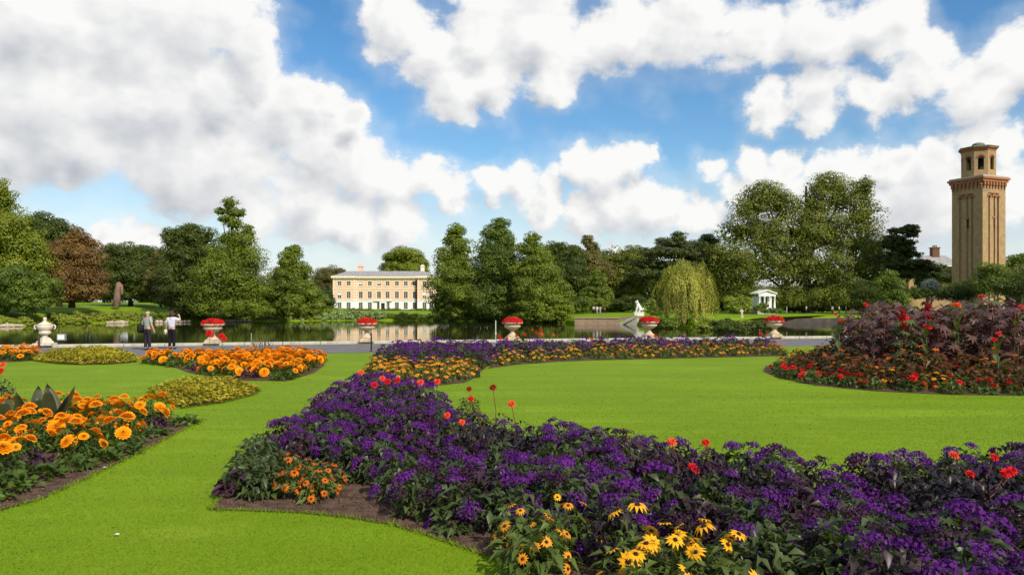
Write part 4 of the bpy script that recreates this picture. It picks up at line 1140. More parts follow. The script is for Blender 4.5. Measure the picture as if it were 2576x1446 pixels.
def ray_flower(rng, petals=12, rings=1, L=.8, W=.34, droop=.25, inner=.18, lift=.0):
    parts = []
    for r in range(rings):
        m = max(5, int(petals * (1 - .22 * r))); a = np.arange(m) * 2 * np.pi / m + r * .3 + rng.uniform(-.08, .08, m)
        el = lift + r * .42 + rng.uniform(-.12, .12, m)
        D = np.column_stack([np.cos(a) * np.cos(el), np.sin(a) * np.cos(el), np.sin(el)])
        B = np.column_stack([np.cos(a) * inner, np.sin(a) * inner, np.full(m, .03 + .06 * r)])
        parts.append(leaves5(B, D, np.tile([0, 0, 1.0], (m, 1)), L * (1 - .17 * r) * rng.uniform(.9, 1.08, m), W * rng.uniform(.85, 1.1, m), fold=.12, droop=droop * (1 - .5 * r)))
    return join(*parts)

def cone_eye(r=.24, h=.26):
    m = MB(); m.lathe([(r * .8, -.02), (r, h * .4), (r * .8, h * .8), (r * .3, h)], 8); return mb_tris(m)

def pompom(rng, rings=5, r0=1.0):
    parts = []
    for k in range(rings):
        t = k / rings; m = int(15 - 9 * t); a = np.arange(m) * 2 * np.pi / m + k * .37
        R = r0 * (1 - t * .92); z = .62 * math.sin(t * 1.5)
        el = .05 + t * 1.2 + rng.uniform(-.12, .12, m)
        B = np.column_stack([np.cos(a) * R * .45, np.sin(a) * R * .45, np.full(m, z * .8)])
        D = np.column_stack([np.cos(a) * np.cos(el), np.sin(a) * np.cos(el), np.sin(el)])
        parts.append(leaves5(B, D, np.tile([0, 0, 1.0], (m, 1)), R * .58 + .14, .58 * R + .20, fold=.10, droop=.0))
    V, T = floret_dome(14, .34, rng, .9, .5)
    parts.append((V * .34 + np.array([0, 0, .42]), T))
    return join(*parts)

def mesh_of(name, VT, mat):
    me = mesh_np(name, VT[0], VT[1]); me.materials.append(mat); return me

prng = np.random.default_rng(21)
PM = {
 'purple': petal('petal_purple', (0.048, 0.006, 0.085), (0.150, 0.020, 0.235), .20),
 'purple_dim': petal('petal_faded_purple', (0.026, 0.009, 0.018), (0.062, 0.016, 0.050), .12),
 'orange': petal('petal_marigold', (0.92, 0.27, 0.002), (1.0, 0.41, 0.006), .22),
 'gold': petal('petal_rudbeckia_gold', (0.88, 0.36, 0.005), (1.0, 0.52, 0.02), .25),
 'rust': petal('petal_rudbeckia_rust', (0.42, 0.06, 0.004), (0.70, 0.17, 0.008), .2),
 'amber': petal('petal_amber', (0.62, 0.19, 0.008), (0.90, 0.37, 0.03), .25),
 'red': petal('petal_scarlet', (0.52, 0.007, 0.010), (0.76, 0.020, 0.016), .25),
 'coral': petal('petal_coral', (0.75, 0.05, 0.02), (0.92, 0.12, 0.04), .25),
 'maroon': petal('petal_maroon', (0.20, 0.008, 0.010), (0.36, 0.02, 0.015), .25),
 'eye': plain('flower_eye', (0.035, 0.014, 0.008), (0.018, 0.008, 0.005), .9, 30, .3, .005),
}
FM = {
 'helio': leafy('leaf_heliotrope', (0.018, 0.034, 0.010), (0.105, 0.140, 0.038), .22, .45, .4, 3.0),
 'burgundy': leafy('leaf_burgundy', (0.020, 0.012, 0.012), (0.070, 0.042, 0.034), .12, .45, .4, 3.0),
 'dahlia': leafy('leaf_black_dahlia', (0.012, 0.008, 0.009), (0.052, 0.036, 0.034), .08, .45, .45, 3.0),
 'marigold': leafy('leaf_marigold', (0.030, 0.060, 0.008), (0.105, 0.165, 0.022), .25, .5, .3, 3.0),
 'rudbeckia': leafy('leaf_rudbeckia', (0.045, 0.075, 0.012), (0.140, 0.190, 0.040), .28, .5, .3, 3.0),
 'bronze': leafy('leaf_bronze', (0.050, 0.022, 0.012), (0.165, 0.085, 0.035), .25, .5, .35, 3.0),
 'purpleleaf': leafy('leaf_purple', (0.030, 0.010, 0.022), (0.085, 0.028, 0.055), .15, .45, .35, 3.0),
 'gold': leafy('leaf_golden', (0.265, 0.205, 0.010), (0.540, 0.440, 0.030), .30, .55, .25, 1.1, tip=(0.27, 0.30, 0.026), tipf=.35),
 'castor': leafy('leaf_castor', (0.058, 0.020, 0.018), (0.165, 0.078, 0.060), .20, .38, .5, 1.2, tip=(0.13, 0.17, 0.05), tipf=.25),
 'castor_green': leafy('leaf_castor_green', (0.060, 0.085, 0.022), (0.170, 0.205, 0.062), .28, .38, .5, 1.2),
 'canna': leafy('leaf_canna', (0.045, 0.050, 0.026), (0.110, 0.115, 0.060), .3, .35, .45, 2.0),
 'geranium': leafy('leaf_geranium', (0.035, 0.065, 0.014), (0.11, 0.16, 0.035), .25, .5, .3, 3.0),
 'stem': plain('plant_stem', (0.10, 0.12, 0.04), (0.06, 0.07, 0.025), .7, 8, .1, .005),
 'stem_red': plain('red_plant_stem', (0.16, 0.045, 0.035), (0.10, 0.03, 0.025), .6, 8, .1, .005),
}

H_PUR = [mesh_of('flower_head', lumpy_head(prng, l, 17, .30), PM['purple']) for l in (4, 5, 6, 5)]
H_DIM = [mesh_of('flower_head', lumpy_head(prng, l, 15, .30), PM['purple_dim']) for l in (4, 5)]
H_MARI = [mesh_of('flower_head', pompom(prng), PM['orange']) for _ in range(3)]
H_DAHL = [mesh_of('flower_head', ray_flower(prng, 11, 3, .85, .42, .1, .1, .1), PM[c]) for c in ('red', 'red', 'coral')]
H_DAHL_M = mesh_of('flower_head', ray_flower(prng, 11, 3, .85, .42, .1, .1, .1), PM['maroon'])
def daisy(mat, droop=.25):
    r = ray_flower(prng, 12, 1, .82, .36, droop, .18); e = cone_eye()
    me = mesh_np('flower_head', *join(r, e)); me.materials.append(mat); me.materials.append(PM['eye'])
    idx = np.zeros(len(me.polygons), dtype=np.int32); idx[len(r[1]):] = 1; me.polygons.foreach_set('material_index', idx); return me
H_GOLD = [daisy(PM['gold'], d) for d in (.15, .35, .5)]
H_RUST = [daisy(PM['rust'], d) for d in (.1, .3, .45)]
H_AMBER = [daisy(PM['amber'], d) for d in (.1, .3, .45)]
H_GERA = [mesh_of('flower_head', floret_dome(26, .62, prng, .75), PM['red']) for _ in range(2)]
H_BEG = [mesh_of('flower_head', ray_flower(prng, 7, 3, .8, .7, .05, .08, .05), PM['red']) for _ in range(2)]
H_BEG_O = mesh_of('flower_head', ray_flower(prng, 7, 3, .8, .7, .05, .08, .05), PM['coral'])

def fol(name, n_var, R, H, n, L, W, mat, **kw):
    out = []
    for _ in range(n_var):
        me = mesh_np(name, *dome_foliage(R, H, n, L, W, prng, **kw)); me.materials.append(mat); out.append(me)
    return out
FO_HEL = fol('foliage', 5, .31, .47, 210, .125, .058, FM['helio'])
FO_HEL_FAR = fol('foliage', 3, .36, .47, 110, .15, .075, FM['helio'])
FO_HEL_DARK = fol('foliage', 3, .31, .47, 210, .12, .052, FM['burgundy'])
FO_DAH = fol('foliage', 3, .33, .52, 260, .10, .036, FM['dahlia'])
FO_MAR = fol('foliage', 4, .30, .33, 230, .10, .036, FM['marigold'])
FO_MAR_FAR = fol('foliage', 3, .34, .33, 110, .14, .055, FM['marigold'])
FO_RUD = fol('foliage', 4, .26, .36, 120, .14, .045, FM['rudbeckia'])
FO_RUD_FAR = fol('foliage', 3, .34, .38, 80, .18, .06, FM['rudbeckia'])
FO_BRZ = fol('foliage', 3, .36, .62, 130, .19, .075, FM['bronze'])
FO_BEG = fol('foliage', 3, .26, .24, 90, .10, .07, FM['geranium'])
FO_PUR = fol('foliage', 2, .20, .22, 90, .09, .05, FM['purpleleaf'])
FO_FRINGE = fol('foliage', 3, .24, .15, 90, .12, .06, FM['marigold'], droop=.15)
FO_GER = fol('foliage', 2, .50, .22, 170, .12, .09, FM['geranium'])

def head_spots(R, H, n, rng, up=.25, k=1.02):
    d = rand_dirs(n * 5, rng); d[:, 2] = np.abs(d[:, 2]) + up; d = norm(d)
    out = []; lim = 1 - 1.6 / max(n, 12)
    for q in d:
        if all(np.dot(q, o) < lim for o in out): out.append(q)
        if len(out) == n: break
    return [(np.array(q) * np.array([R, R, H]) * k, q) for q in out]

def plant(name, label, cat, group, loc, scale, foliage, heads=None, spots=None, hsize=(.07, .1), far=False, rz=None, stem=None, tiltk=.7, far_mesh=None):
    rz = random.uniform(0, 6.28) if rz is None else rz
    r = empty(name, (loc[0], loc[1], loc[2] if len(loc) > 2 else .01), rz, label, cat, group); r.scale = (scale,) * 3
    if foliage is not None: link('foliage', random.choice(foliage), None, r)
    if far_mesh is not None:
        tag(link('flower_heads', random.choice(far_mesh), None, r), kind='stuff')
    if heads:
        for P, q in spots:
            s = random.uniform(*hsize)
            o = link('flower_head', random.choice(heads), None, r, tuple(P), None, s)
            o.rotation_euler = (Vector((q[0] * tiltk, q[1] * tiltk, max(q[2], .35))).normalized().to_track_quat('Z', 'Y') @ Matrix.Rotation(random.uniform(0, 6), 3, 'Z').to_quaternion()).to_euler()
    return r

def far_heads(name, base_heads, R, H, n, size, rng, mat, up=.25, stems=False):
    """the heads of one small, far plant as one part"""
    parts = []
    for P, q in head_spots(R, H, n, rng, up):
        VT = base_heads(rng)
        parts.append((xform(VT[0], P, rng.uniform(0, 6), size * rng.uniform(.75, 1.2), (-q[1] * .6, q[0] * .6)), VT[1]))
    return mesh_of(name, join(*parts), mat)
FAR_HEL = [far_heads('flower_heads', lambda r: floret_dome(16, .6, r, .5), .34, .49, 10, .105, prng, PM['purple']) for _ in range(4)]
FAR_HELD = [far_heads('flower_heads', lambda r: floret_dome(14, .6, r, .5), .34, .47, 8, .10, prng, PM['purple_dim']) for _ in range(3)]
FAR_MAR = [far_heads('flower_heads', lambda r: pompom(r, 3), .33, .36, 9, .085, prng, PM['orange'], up=.45) for _ in range(4)]
FAR_RUD = [far_heads('flower_heads', lambda r: ray_flower(r, 9, 1, .8, .42, .2, .1), .33, .44, 14, .085, prng, PM['amber'], up=.2) for _ in range(3)]
FAR_RUST = [far_heads('flower_heads', lambda r: ray_flower(r, 9, 1, .8, .42, .2, .1), .36, .58, 12, .085, prng, PM['rust'], up=.15) for _ in range(3)]

FAR_ISL = [far_heads('flower_heads', lambda r: ray_flower(r, 9, 1, .8, .42, .2, .1), .37, .62, 12, .062, prng, PM[c], up=.12) for c in ('rust', 'maroon', 'rust')]
RF = random.Random(3)
frng = np.random.default_rng(31)

# ---- foreground bed: zones of other plants first, heliotrope over the rest
def near_any(p, lst, r):
    return any((p[0] - q[0]) ** 2 + (p[1] - q[1]) ** 2 < r * r for q in lst)

dahlia_clumps = [G(x, y, z) for x, y, z in ((1200,1075,.45),(1255,1065,.45),(1310,1080,.45),(1245,1100,.42),(1180,1105,.4),(1320,1110,.4),(1730,1160,.45),(1800,1150,.45),(1860,1170,.45),(1790,1200,.4),(1900,1200,.4),(1840,1215,.35),
                 (2350,1190,.45),(2420,1180,.45),(2490,1175,.45),(2550,1200,.45),(2380,1240,.4),(2460,1240,.4),(2540,1250,.4),(2310,1250,.35),(985,1000,.45),(1040,985,.45))]
dahlia_heads = {0: [(1162,1062)], 1: [(1185,1003), (1240,975)], 2: [(1287,1016)], 4: [(1125,1045)], 6: [(1690,1112), (1742,1175)], 7: [(1775,1113)], 9: [(1770,1218), (1752,1182)], 14: [(2400,1146)], 16: [(2530,1190), (2545,1185)], 15: [(2440,1192)], 13: [(2500, 1150)]}
rust_clumps = [G(x, y, .25) for x, y in ((722,1162),(770,1170),(822,1178),(742,1188),(796,1196))]
amber_clumps = [G(x, y, .3) for x, y in ((1320,1300),(1375,1330),(1430,1290),(1345,1345))]
gold_clumps = [G(x, y, .38) for x, y in ((1600,1330),(1680,1350),(1760,1340),(1810,1370),(1640,1400),(1590,1420))]
purple_leaf = [G(x, y, .1) for x, y in ((597,1222),)]
green_only = [G(x, y, .2) for x, y in ((622,1190),(645,1160),(660,1200),(655,1132),(690,1178))]
others = dahlia_clumps + rust_clumps + amber_clumps + gold_clumps + purple_leaf + green_only

n_h = 0
P = scatter(BED_FRONT, .405, frng, .27)
for p in P:
    if not in_view(p, .5, 120): continue
    if near_any(p, dahlia_clumps, .34) or near_any(p, rust_clumps, .40) or near_any(p, amber_clumps, .36) or near_any(p, gold_clumps, .40) or near_any(p, green_only, .30): continue
    ed = edge_dist(np.array([p]), BED_FRONT)[0]
    # keep clear of the open soil along the near edge
    if p[1] < 9.2 and p[0] < .7 and ed < .34: continue
    s = RF.uniform(.88, 1.15) * (1.0 if ed > .5 else .85)
    near_ = p[1] < 12.5
    mood = math.sin(p[0] * 2.1 + 1.3 * math.sin(p[1] * 1.4)) + math.sin(p[1] * 2.7 + p[0]) + RF.uniform(-1.2, 1.2)
    if near_:
        nh = RF.choice((10, 11, 12, 13)) if mood > -.6 else RF.choice((5, 6, 8))
        heads = H_PUR * 3 + H_DIM if mood > -.3 else H_PUR * 2 + H_DIM * 3
        big = 1.15 if p[1] < 7.6 else 1.0
        sp = head_spots(.31, .47, nh, frng, .05)
        plant('heliotrope_plant', 'purple heliotrope bush massed in the foreground bed', 'heliotrope', 'heliotropes of the foreground bed', p, s, FO_HEL_DARK if (mood < -.2 and RF.random() < .65) else FO_HEL, heads, sp, (.068 * big, .130 * big))
    else:
        plant('heliotrope_plant', 'purple heliotrope bush further back along the foreground bed', 'heliotrope', 'heliotropes at the back of the foreground bed', p, s * 1.05, FO_HEL_FAR, far_mesh=FAR_HEL + FAR_HELD)
    n_h += 1

def stalk(root, p0, p1, mat, r=.006):
    mid = (Vector(p0) + Vector(p1)) / 2 + Vector((.02, 0, 0))
    MB().tube([p0, mid, p1], [r, r * .8, r * .6], 5).build('stem', mat, root)

for i, c in enumerate(dahlia_clumps):
    lab = ['black-leaved dahlia in the dark clump left of centre', 'black-leaved dahlia in the middle clump of the bed', 'black-leaved dahlia in the clump at the right end of the bed', 'black-leaved dahlia behind the purple mound on the left'][0 if i < 6 else 1 if i < 12 else 2 if i < 20 else 3]
    r = plant('dahlia_plant', lab, 'dahlia', lab.replace('black-leaved dahlia', 'dahlias'), c, RF.uniform(.95, 1.15), FO_DAH, rz=0)
    for (hx, hy) in dahlia_heads.get(i, []):
        Y = c[1] - .05; w = at(hx, hy, Y); sc = r.scale[0]
        loc = ((w.x - c[0]) / sc, (w.y - c[1]) / sc, (w.z - .01) / sc)
        hm = H_DAHL_M if (hx, hy) == (1240, 975) else RF.choice(H_DAHL)
        h = link('flower_head', hm, None, r, loc, (RF.uniform(.5, 1.1), RF.uniform(-.4, .4), 0), RF.uniform(.046, .060))
        stalk(r, (loc[0] * .6, loc[1], .3), (loc[0], loc[1] + .01, loc[2] - .02), FM['stem_red'])
# bright dahlias on the left shoulder of the bed
for (hx, hy, Y, hm) in ((908,937,14.4,2),(942,968,12.2,0),(975,960,12.7,0),(1100,960,12.7,2),(1058,962,13.0,2),(1000,957,13.2,0),(962,952,13.6,2)):
    w = at(hx, hy, Y); r = plant('dahlia_plant', 'scarlet dahlia on the left shoulder of the bed', 'dahlia', 'scarlet dahlias on the shoulder of the bed', (w.x, w.y), .75, FO_DAH, rz=0)
    loc = (0, -.02, (w.z - .01) / .75)
    link('flower_head', H_DAHL[hm], None, r, loc, (RF.uniform(.7, 1.1), RF.uniform(-.3, .3), 0), .10)
    stalk(r, (0, 0, .1), (loc[0], loc[1] + .01, loc[2] - .03), FM['stem'])
for (hx, hy, Y) in ((1180,978,13.6),):
    w = at(hx, hy, Y); r = plant('dahlia_plant', 'maroon dahlia bud leaning over the inner lawn', 'dahlia', None, (w.x, w.y), .7, FO_DAH, rz=0)
    link('flower_head', H_DAHL_M, None, r, (0, -.02, (w.z - .01) / .7), (1.0, .3, 0), .10); stalk(r, (0, 0, .1), (0, 0, (w.z - .05) / .7), FM['stem'])

def daisies(clumps, heads, label, group, size, n, R=.28, H=.40, up=.15, sc=1.0, name='rudbeckia_plant'):
    for c in clumps:
        sp = head_spots(R, H, n, frng, up, 1.08)
        r = plant(name, label, 'rudbeckia', group, c, sc * RF.uniform(.9, 1.1), FO_RUD, heads, sp, size, tiltk=1.0)
daisies(rust_clumps, H_RUST, 'rust-orange rudbeckia at the soil tip of the bed', 'rust rudbeckias at the bed tip', (.046, .060), 16, R=.25, H=.33, sc=.9)
daisies(amber_clumps, H_AMBER, 'small orange rudbeckia spilling over the bed edge', 'orange rudbeckias at the bed edge', (.042, .058), 8, R=.24, H=.36)
daisies(gold_clumps, H_GOLD, 'large yellow rudbeckia in the lower foreground', 'yellow rudbeckias in the lower foreground', (.056, .082), 6, R=.27, H=.46, up=.35)
w = at(1402, 1252, 6.3); r = plant('rudbeckia_plant', 'single small yellow daisy above the orange rudbeckias', 'rudbeckia', None, (w.x, w.y), .6, FO_RUD, rz=0)
link('flower_head', H_GOLD[0], None, r, (0, -.02, w.z / .6), (.9, 0, 0), .062); stalk(r, (0, 0, .1), (0, 0, w.z / .6 - .03), FM['stem'])
for c in green_only: plant('heliotrope_plant', 'leafy heliotrope without flowers at the bed tip', 'heliotrope', 'flowerless heliotropes at the bed tip', c, RF.uniform(.85, 1.0), FO_HEL)
for c in purple_leaf: plant('basil_plant', 'dark purple-leaved plant at the very tip of the bed', 'plant', None, c, 1.2, FO_PUR)

# ---- block and strip beside the path: purple behind, amber in front
P = scatter(BED_MID, .62, frng, .25)
for p in P:
    if p[1] > 23.0: plant('heliotrope_plant', 'purple heliotrope in the block left of the inner lawn', 'heliotrope', 'heliotropes of the path-side block', p, RF.uniform(1.0, 1.25), FO_HEL_FAR, far_mesh=FAR_HEL + FAR_HELD)
    else: plant('rudbeckia_plant', 'amber rudbeckia in the front rows of the path-side block', 'rudbeckia', 'amber rudbeckias of the path-side block', p, RF.uniform(.9, 1.1), FO_RUD_FAR, far_mesh=FAR_RUD)
P = scatter(BED_STRIP, .64, frng, .22)
for p in P:
    front = edge_dist(np.array([p]), BED_STRIP)[0]
    dfront = p[1] - np.interp(p[0], [-1, 0, 3, 11], [22.6, 24.8, 26.9, 29.3])
    if dfront < 1.9: plant('rudbeckia_plant', 'amber rudbeckia in the front rows of the long path-side strip', 'rudbeckia', 'amber rudbeckias of the path-side strip', p, RF.uniform(.85, 1.12), FO_RUD_FAR, far_mesh=FAR_RUD if RF.random() < .7 else FAR_RUST)
    else: plant('heliotrope_plant', 'purple heliotrope in the back rows of the long path-side strip', 'heliotrope', 'heliotropes of the path-side strip', p, RF.uniform(.85, 1.28), FO_HEL_FAR, far_mesh=FAR_HEL + FAR_HELD)
for (hx, hy, Y, k, lab) in ((1078,868,31.0,2,'coral dahlias rising at the back of the path-side block'),(1180,868,31.4,2,'coral dahlias at the right end of the path-side block'),(1310,838,32.4,0,'scarlet dahlias just right of the third flower urn'),(1350,832,32.6,0,'scarlet dahlias between the third and fourth flower urns'),(1378,836,32.8,2,'coral dahlia beside the scarlet ones between two urns'),
                            (1265,848,32.2,0,'scarlet dahlia just left of the third flower urn'),(1500,852,33.2,0,'scarlet dahlias half-way along the path-side strip'),(1650,846,34.2,0,'scarlet dahlias at the foot of the fourth flower urn'),(1670,850,34.2,0,'scarlet dahlias right of the fourth urn foot'),(1925,838,35.6,0,'scarlet dahlias at the foot of the fifth flower urn')):
    w = at(hx, hy, Y); r = plant('dahlia_plant', lab, 'dahlia', None, (w.x, w.y), 1.0, FO_DAH, rz=0)
    for q in range(3):
        loc = (RF.uniform(-.3, .3), RF.uniform(-.15, .15), w.z + RF.uniform(-.13, .05))
        link('flower_head', H_DAHL[k], None, r, loc, (RF.uniform(.4, 1.0), 0, 0), RF.uniform(.07, .10)); stalk(r, (loc[0] * .5, 0, .3), (loc[0], loc[1], loc[2] - .03), FM['stem_red'], .01)

# ---- island bed on the right
IC = np.array([12.4, 21.4])
P = scatter(BED_ISLAND, .47, frng, .20)
def castor_leaf(rng, lobes=8):
    pts = [(0, 0, 0)]; vs = []; T = []
    a0 = -2.5; a1 = 2.5
    ring_ = []
    for i in range(lobes * 2 + 1):
        a = a0 + (a1 - a0) * i / (lobes * 2); tip = i % 2 == 1
        r = (1.0 * (1 - .18 * abs(a) / 2.5)) if tip else .42
        ring_.append((r * math.sin(a), r * math.cos(a) , -.22 * r * r + rng.uniform(-.05, .05)))
    V = np.array([(0, 0, .04)] + ring_); T = np.array([(0, i + 2, i + 1) for i in range(len(ring_) - 1)])
    return V, T
CL = [mesh_of('leaf', castor_leaf(prng), FM['castor']) for _ in range(3)]
CLG = [mesh_of('leaf', castor_leaf(prng), FM['castor_green']) for _ in range(2)]
PLUME = [mesh_of('flower_spike', join(*[(lambda VT, i: (VT[0] * (.16 - .012 * i) * np.array([1, 1, 1.6]) + np.array([.04 * math.sin(i), .04 * math.cos(i * 2), i * .1]), VT[1]))(floret_dome(16, .9, prng, 1.0), i) for i in range(6)]), PM['maroon']) ]
PLUME_R = [mesh_of('flower_spike', join(*[(lambda VT, i: (VT[0] * (.13 - .012 * i) * np.array([1, 1, 1.6]) + np.array([.05 * math.sin(i), .05 * math.cos(i * 2), i * .09]), VT[1]))(floret_dome(14, .9, prng, 1.0), i) for i in range(5)]), PM['red'])]

def castor(p, h, label, group, green=False, spike=None):
    r = empty('castor_plant', (p[0], p[1], .01), RF.uniform(0, 6), label, 'castor plant', group)
    m = MB(); m.tube([(0, 0, 0), (.04, .02, h * .5), (0, .05, h * .92)], [.028, .022, .012], 6)
    nl = RF.choice((21, 23, 25)); leaves_ = []
    for i in range(nl):
        t = .20 + .78 * (i + .5) / nl; a = i * 2.4 + RF.uniform(-.3, .3); z = h * t
        out_ = RF.uniform(.22, .42) * (1.15 - .5 * t)
        e = (math.cos(a) * out_, math.sin(a) * out_, z + RF.uniform(-.02, .14))
        m.tube([(0, 0, z - .08), (e[0] * .6, e[1] * .6, z + .03), e], [.011, .009, .007], 5)
        leaves_.append((e, a))
    m.build('stem', FM['stem_red'], r)
    for e, a in leaves_:
        s = RF.uniform(.15, .28)
        o = link('leaf', RF.choice(CLG if green else CL), None, r, e, None, s)
        q = Matrix.Rotation(a - math.pi / 2, 3, 'Z') @ Matrix.Rotation(RF.uniform(-.9, -.15), 3, 'X') @ Matrix.Rotation(RF.uniform(-.4, .4), 3, 'Y')
        o.rotation_euler = q.to_euler()
    if spike:
        for k in range(RF.choice((1, 2))):
            link('flower_spike', RF.choice(spike), None, r, (RF.uniform(-.15, .15), RF.uniform(-.12, .12), h * .9 + RF.uniform(-.1, .1)), (RF.uniform(-.25, .25), RF.uniform(-.25, .25), 0), RF.uniform(.55, .8))
    return r
n_i = dict(b=0, r=0, c=0)
ce = edge_dist(P, BED_ISLAND)
for p, e in zip(P, ce):
    if not in_view(p, 1.0, 60): continue
    if e < .62:
        if p[1] > 22.5: continue
        sp = head_spots(.24, .28, RF.choice((2, 3, 3, 4)), frng, .3, 1.1)
        plant('begonia_plant', 'red begonia edging the round island bed', 'begonia', 'red begonias edging the island bed', p, RF.uniform(.95, 1.25), FO_BEG, H_BEG * 4 + [H_BEG_O], sp, (.075, .12)); n_i['b'] += 1
    elif e < 2.15:
        if p[1] > 24.5: continue
        s = RF.uniform(.9, 1.12) * (.85 + .42 * (e - .6))
        plant('bronze_rudbeckia', 'bronze-leaved rust rudbeckia in the middle ring of the island bed', 'rudbeckia', 'rust rudbeckias of the island bed', p, s, FO_BRZ if RF.random() < .8 else FO_RUD_FAR, far_mesh=FAR_ISL if RF.random() < .9 else FAR_RUD); n_i['r'] += 1
    else:
        if RF.random() < .12: continue
        g = RF.random() < .28
        # lower towards the left end, tallest right of centre
        h = np.interp(p[0], [8.5, 10.5, 13.5], [1.40, 1.80, 2.05]) * RF.uniform(.88, 1.1)
        castor(p, h, 'green castor plant among the dark ones in the island bed' if g else 'bronze star-leaved castor plant in the island bed', 'green castor plants of the island bed' if g else 'bronze castor plants of the island bed', g, PLUME + PLUME_R if RF.random() < .04 else None); n_i['c'] += 1
# taller accents that can be told apart
def accent(px_, py_, Y, label, kind):
    w = at(px_, py_, Y); r = empty('canna_plant' if kind == 'canna' else 'dahlia_plant', (w.x, w.y, .01), 0, label, 'canna' if kind == 'canna' else 'dahlia')
    m = MB(); m.tube([(0, 0, 0), (.02, .02, w.z * .6), (0, 0, w.z)], [.02, .016, .008], 6); m.build('stem', FM['stem'], r)
    for i in range(5):
        a = i * 1.3; z = w.z * (.3 + .12 * i); L = .5
        V, T = leaves5(np.array([[0, 0, z]]), np.array([[math.cos(a) * .6, math.sin(a) * .6, .8]]), np.array([[0, 0, 1.0]]), L, .16, droop=.15)
        link('leaf', mesh_of('leaf', (V, T), FM['castor_green']), None, r)
    for i in range(4 if kind == 'canna' else 2):
        link('flower_head', H_DAHL[0] if kind != 'orange' else H_DAHL[2], None, r, (RF.uniform(-.09, .12), RF.uniform(-.05, .05), w.z + RF.uniform(-.28, .1)), (RF.uniform(.5, 1.2), RF.uniform(-.4, .4), 0), RF.uniform(.065, .09))
accent(2268, 780, 19.5, 'bright scarlet canna standing clear of the dark castor leaves', 'canna')
accent(2110, 800, 20.5, 'scarlet dahlia on the left shoulder of the island bed', 'dahlia')
accent(2410, 772, 19.0, 'orange dahlia below the tower in the island bed', 'orange')
accent(2510, 850, 17.9, 'scarlet dahlia low on the right side of the island bed', 'dahlia')
accent(2470, 745, 20.0, 'crimson dahlia topping the island bed right of the tower', 'dahlia')
accent(2560, 770, 19.0, 'crimson dahlia at the photo edge of the island bed', 'dahlia')
accent(2180, 775, 21.0, 'crimson dahlia at the top left of the island bed', 'dahlia')
accent(2330, 800, 18.8, 'scarlet dahlia half-way up the island bed', 'dahlia')

# ---- marigold beds on the left
P = scatter(BED_LEFT, .44, frng, .10)
for p in P:
    if not in_view(p, .4, 130): continue
    e = edge_dist(np.array([p]), BED_LEFT)[0]
    # distance from the open soil edge along the lawn
    lawn_edge = np.interp(p[1], [7.3, 8.0, 9.5, 11, 13.1], [-4.95, -4.93, -4.94, -5.07, -5.33])
    de = (lawn_edge - p[0]) * float(np.interp(p[1], [8.5, 11.3], [1.0, 2.1]))
    if de < .32: continue
    if de < .80: plant('dahlia_seedling', 'low green leafy fringe plant along the near marigold bed', 'plant', 'green fringe of the near marigold bed', p, RF.uniform(.95, 1.25), FO_FRINGE)
    elif de < 1.25 and RF.random() < .35: plant('basil_plant', 'purple-leaved plant near the front of the marigold bed', 'plant', 'purple-leaved plants of the near marigold bed', p, RF.uniform(.9, 1.1), FO_PUR)
    else:
        sp = head_spots(.29, .36, RF.choice((4, 5, 6, 7)), frng, .35, 1.06)
        plant('marigold_plant', 'orange marigold in the near bed on the left', 'marigold', 'orange marigolds of the near left bed', p, RF.uniform(.9, 1.2), FO_MAR, H_MARI, sp, (.050, .100), tiltk=.8)
P = scatter(BED_LEFT_MID, .56, frng, .1)
for p in P:
    e = edge_dist(np.array([p]), BED_LEFT_MID)[0]
    front = in_poly(np.array([p + np.array([0, -.9])]), BED_LEFT_MID)[0]
    if not front and RF.random() < .65:
        plant('fringe_plant', 'low green leafy fringe plant before the middle marigold bed', 'plant', 'green fringe of the middle marigold bed', p, RF.uniform(1.1, 1.4), FO_FRINGE if RF.random() < .75 else FO_PUR)
    else:
        plant('marigold_plant', 'orange marigold in the middle bed by the two visitors', 'marigold', 'orange marigolds of the middle left bed', p, RF.uniform(.95, 1.25), FO_MAR_FAR, H_MARI, head_spots(.32, .36, RF.choice((7, 8, 9)), frng, .35, 1.04), (.07, .115), tiltk=.75)
P = scatter(BED_LEFT_FAR, .62, frng, .1)
for p in P:
    if in_view(p, .4, 40): plant('marigold_plant', 'orange marigold in the far strip beside the lidded urn', 'marigold', 'orange marigolds of the far left strip', p, RF.uniform(1.0, 1.25), FO_MAR_FAR, far_mesh=FAR_MAR)

# golden carpets: nobody could count the leaves
def carpet(poly, label, den, L):
    xs = [q[0] for q in poly]; ys = [q[1] for q in poly]
    n = int((max(xs) - min(xs)) * (max(ys) - min(ys)) * den)
    C = np.column_stack([frng.uniform(min(xs), max(xs), n), frng.uniform(min(ys), max(ys), n)]); C = C[in_poly(C, poly)]
    e = edge_dist(C, poly); h = .29 * np.clip(e / .5, .12, 1) ** .6 * (1 + .18 * np.sin(C[:, 0] * 7) * np.sin(C[:, 1] * 6))
    n = len(C); B = np.column_stack([C, h * frng.uniform(.35, 1.0, n)])
    a = frng.uniform(0, 6.28, n); D = np.column_stack([np.cos(a), np.sin(a), frng.uniform(-.1, .7, n)])
    V, T = leaves5(B, D, np.tile([0, 0, 1.0], (n, 1)) + frng.normal(0, .3, (n, 3)), L * frng.uniform(.7, 1.3, n), L * .6 * frng.uniform(.7, 1.2, n), droop=.1)
    tag(link('golden_carpet', mesh_np('golden_carpet', V, T), FM['gold']), label, 'ground cover', kind='stuff')
carpet(CARPET_NEAR, 'low golden ground cover behind the near marigolds', 620, .095)
carpet(CARPET_FAR, 'low golden ground cover before the path at the visitors', 320, .13)

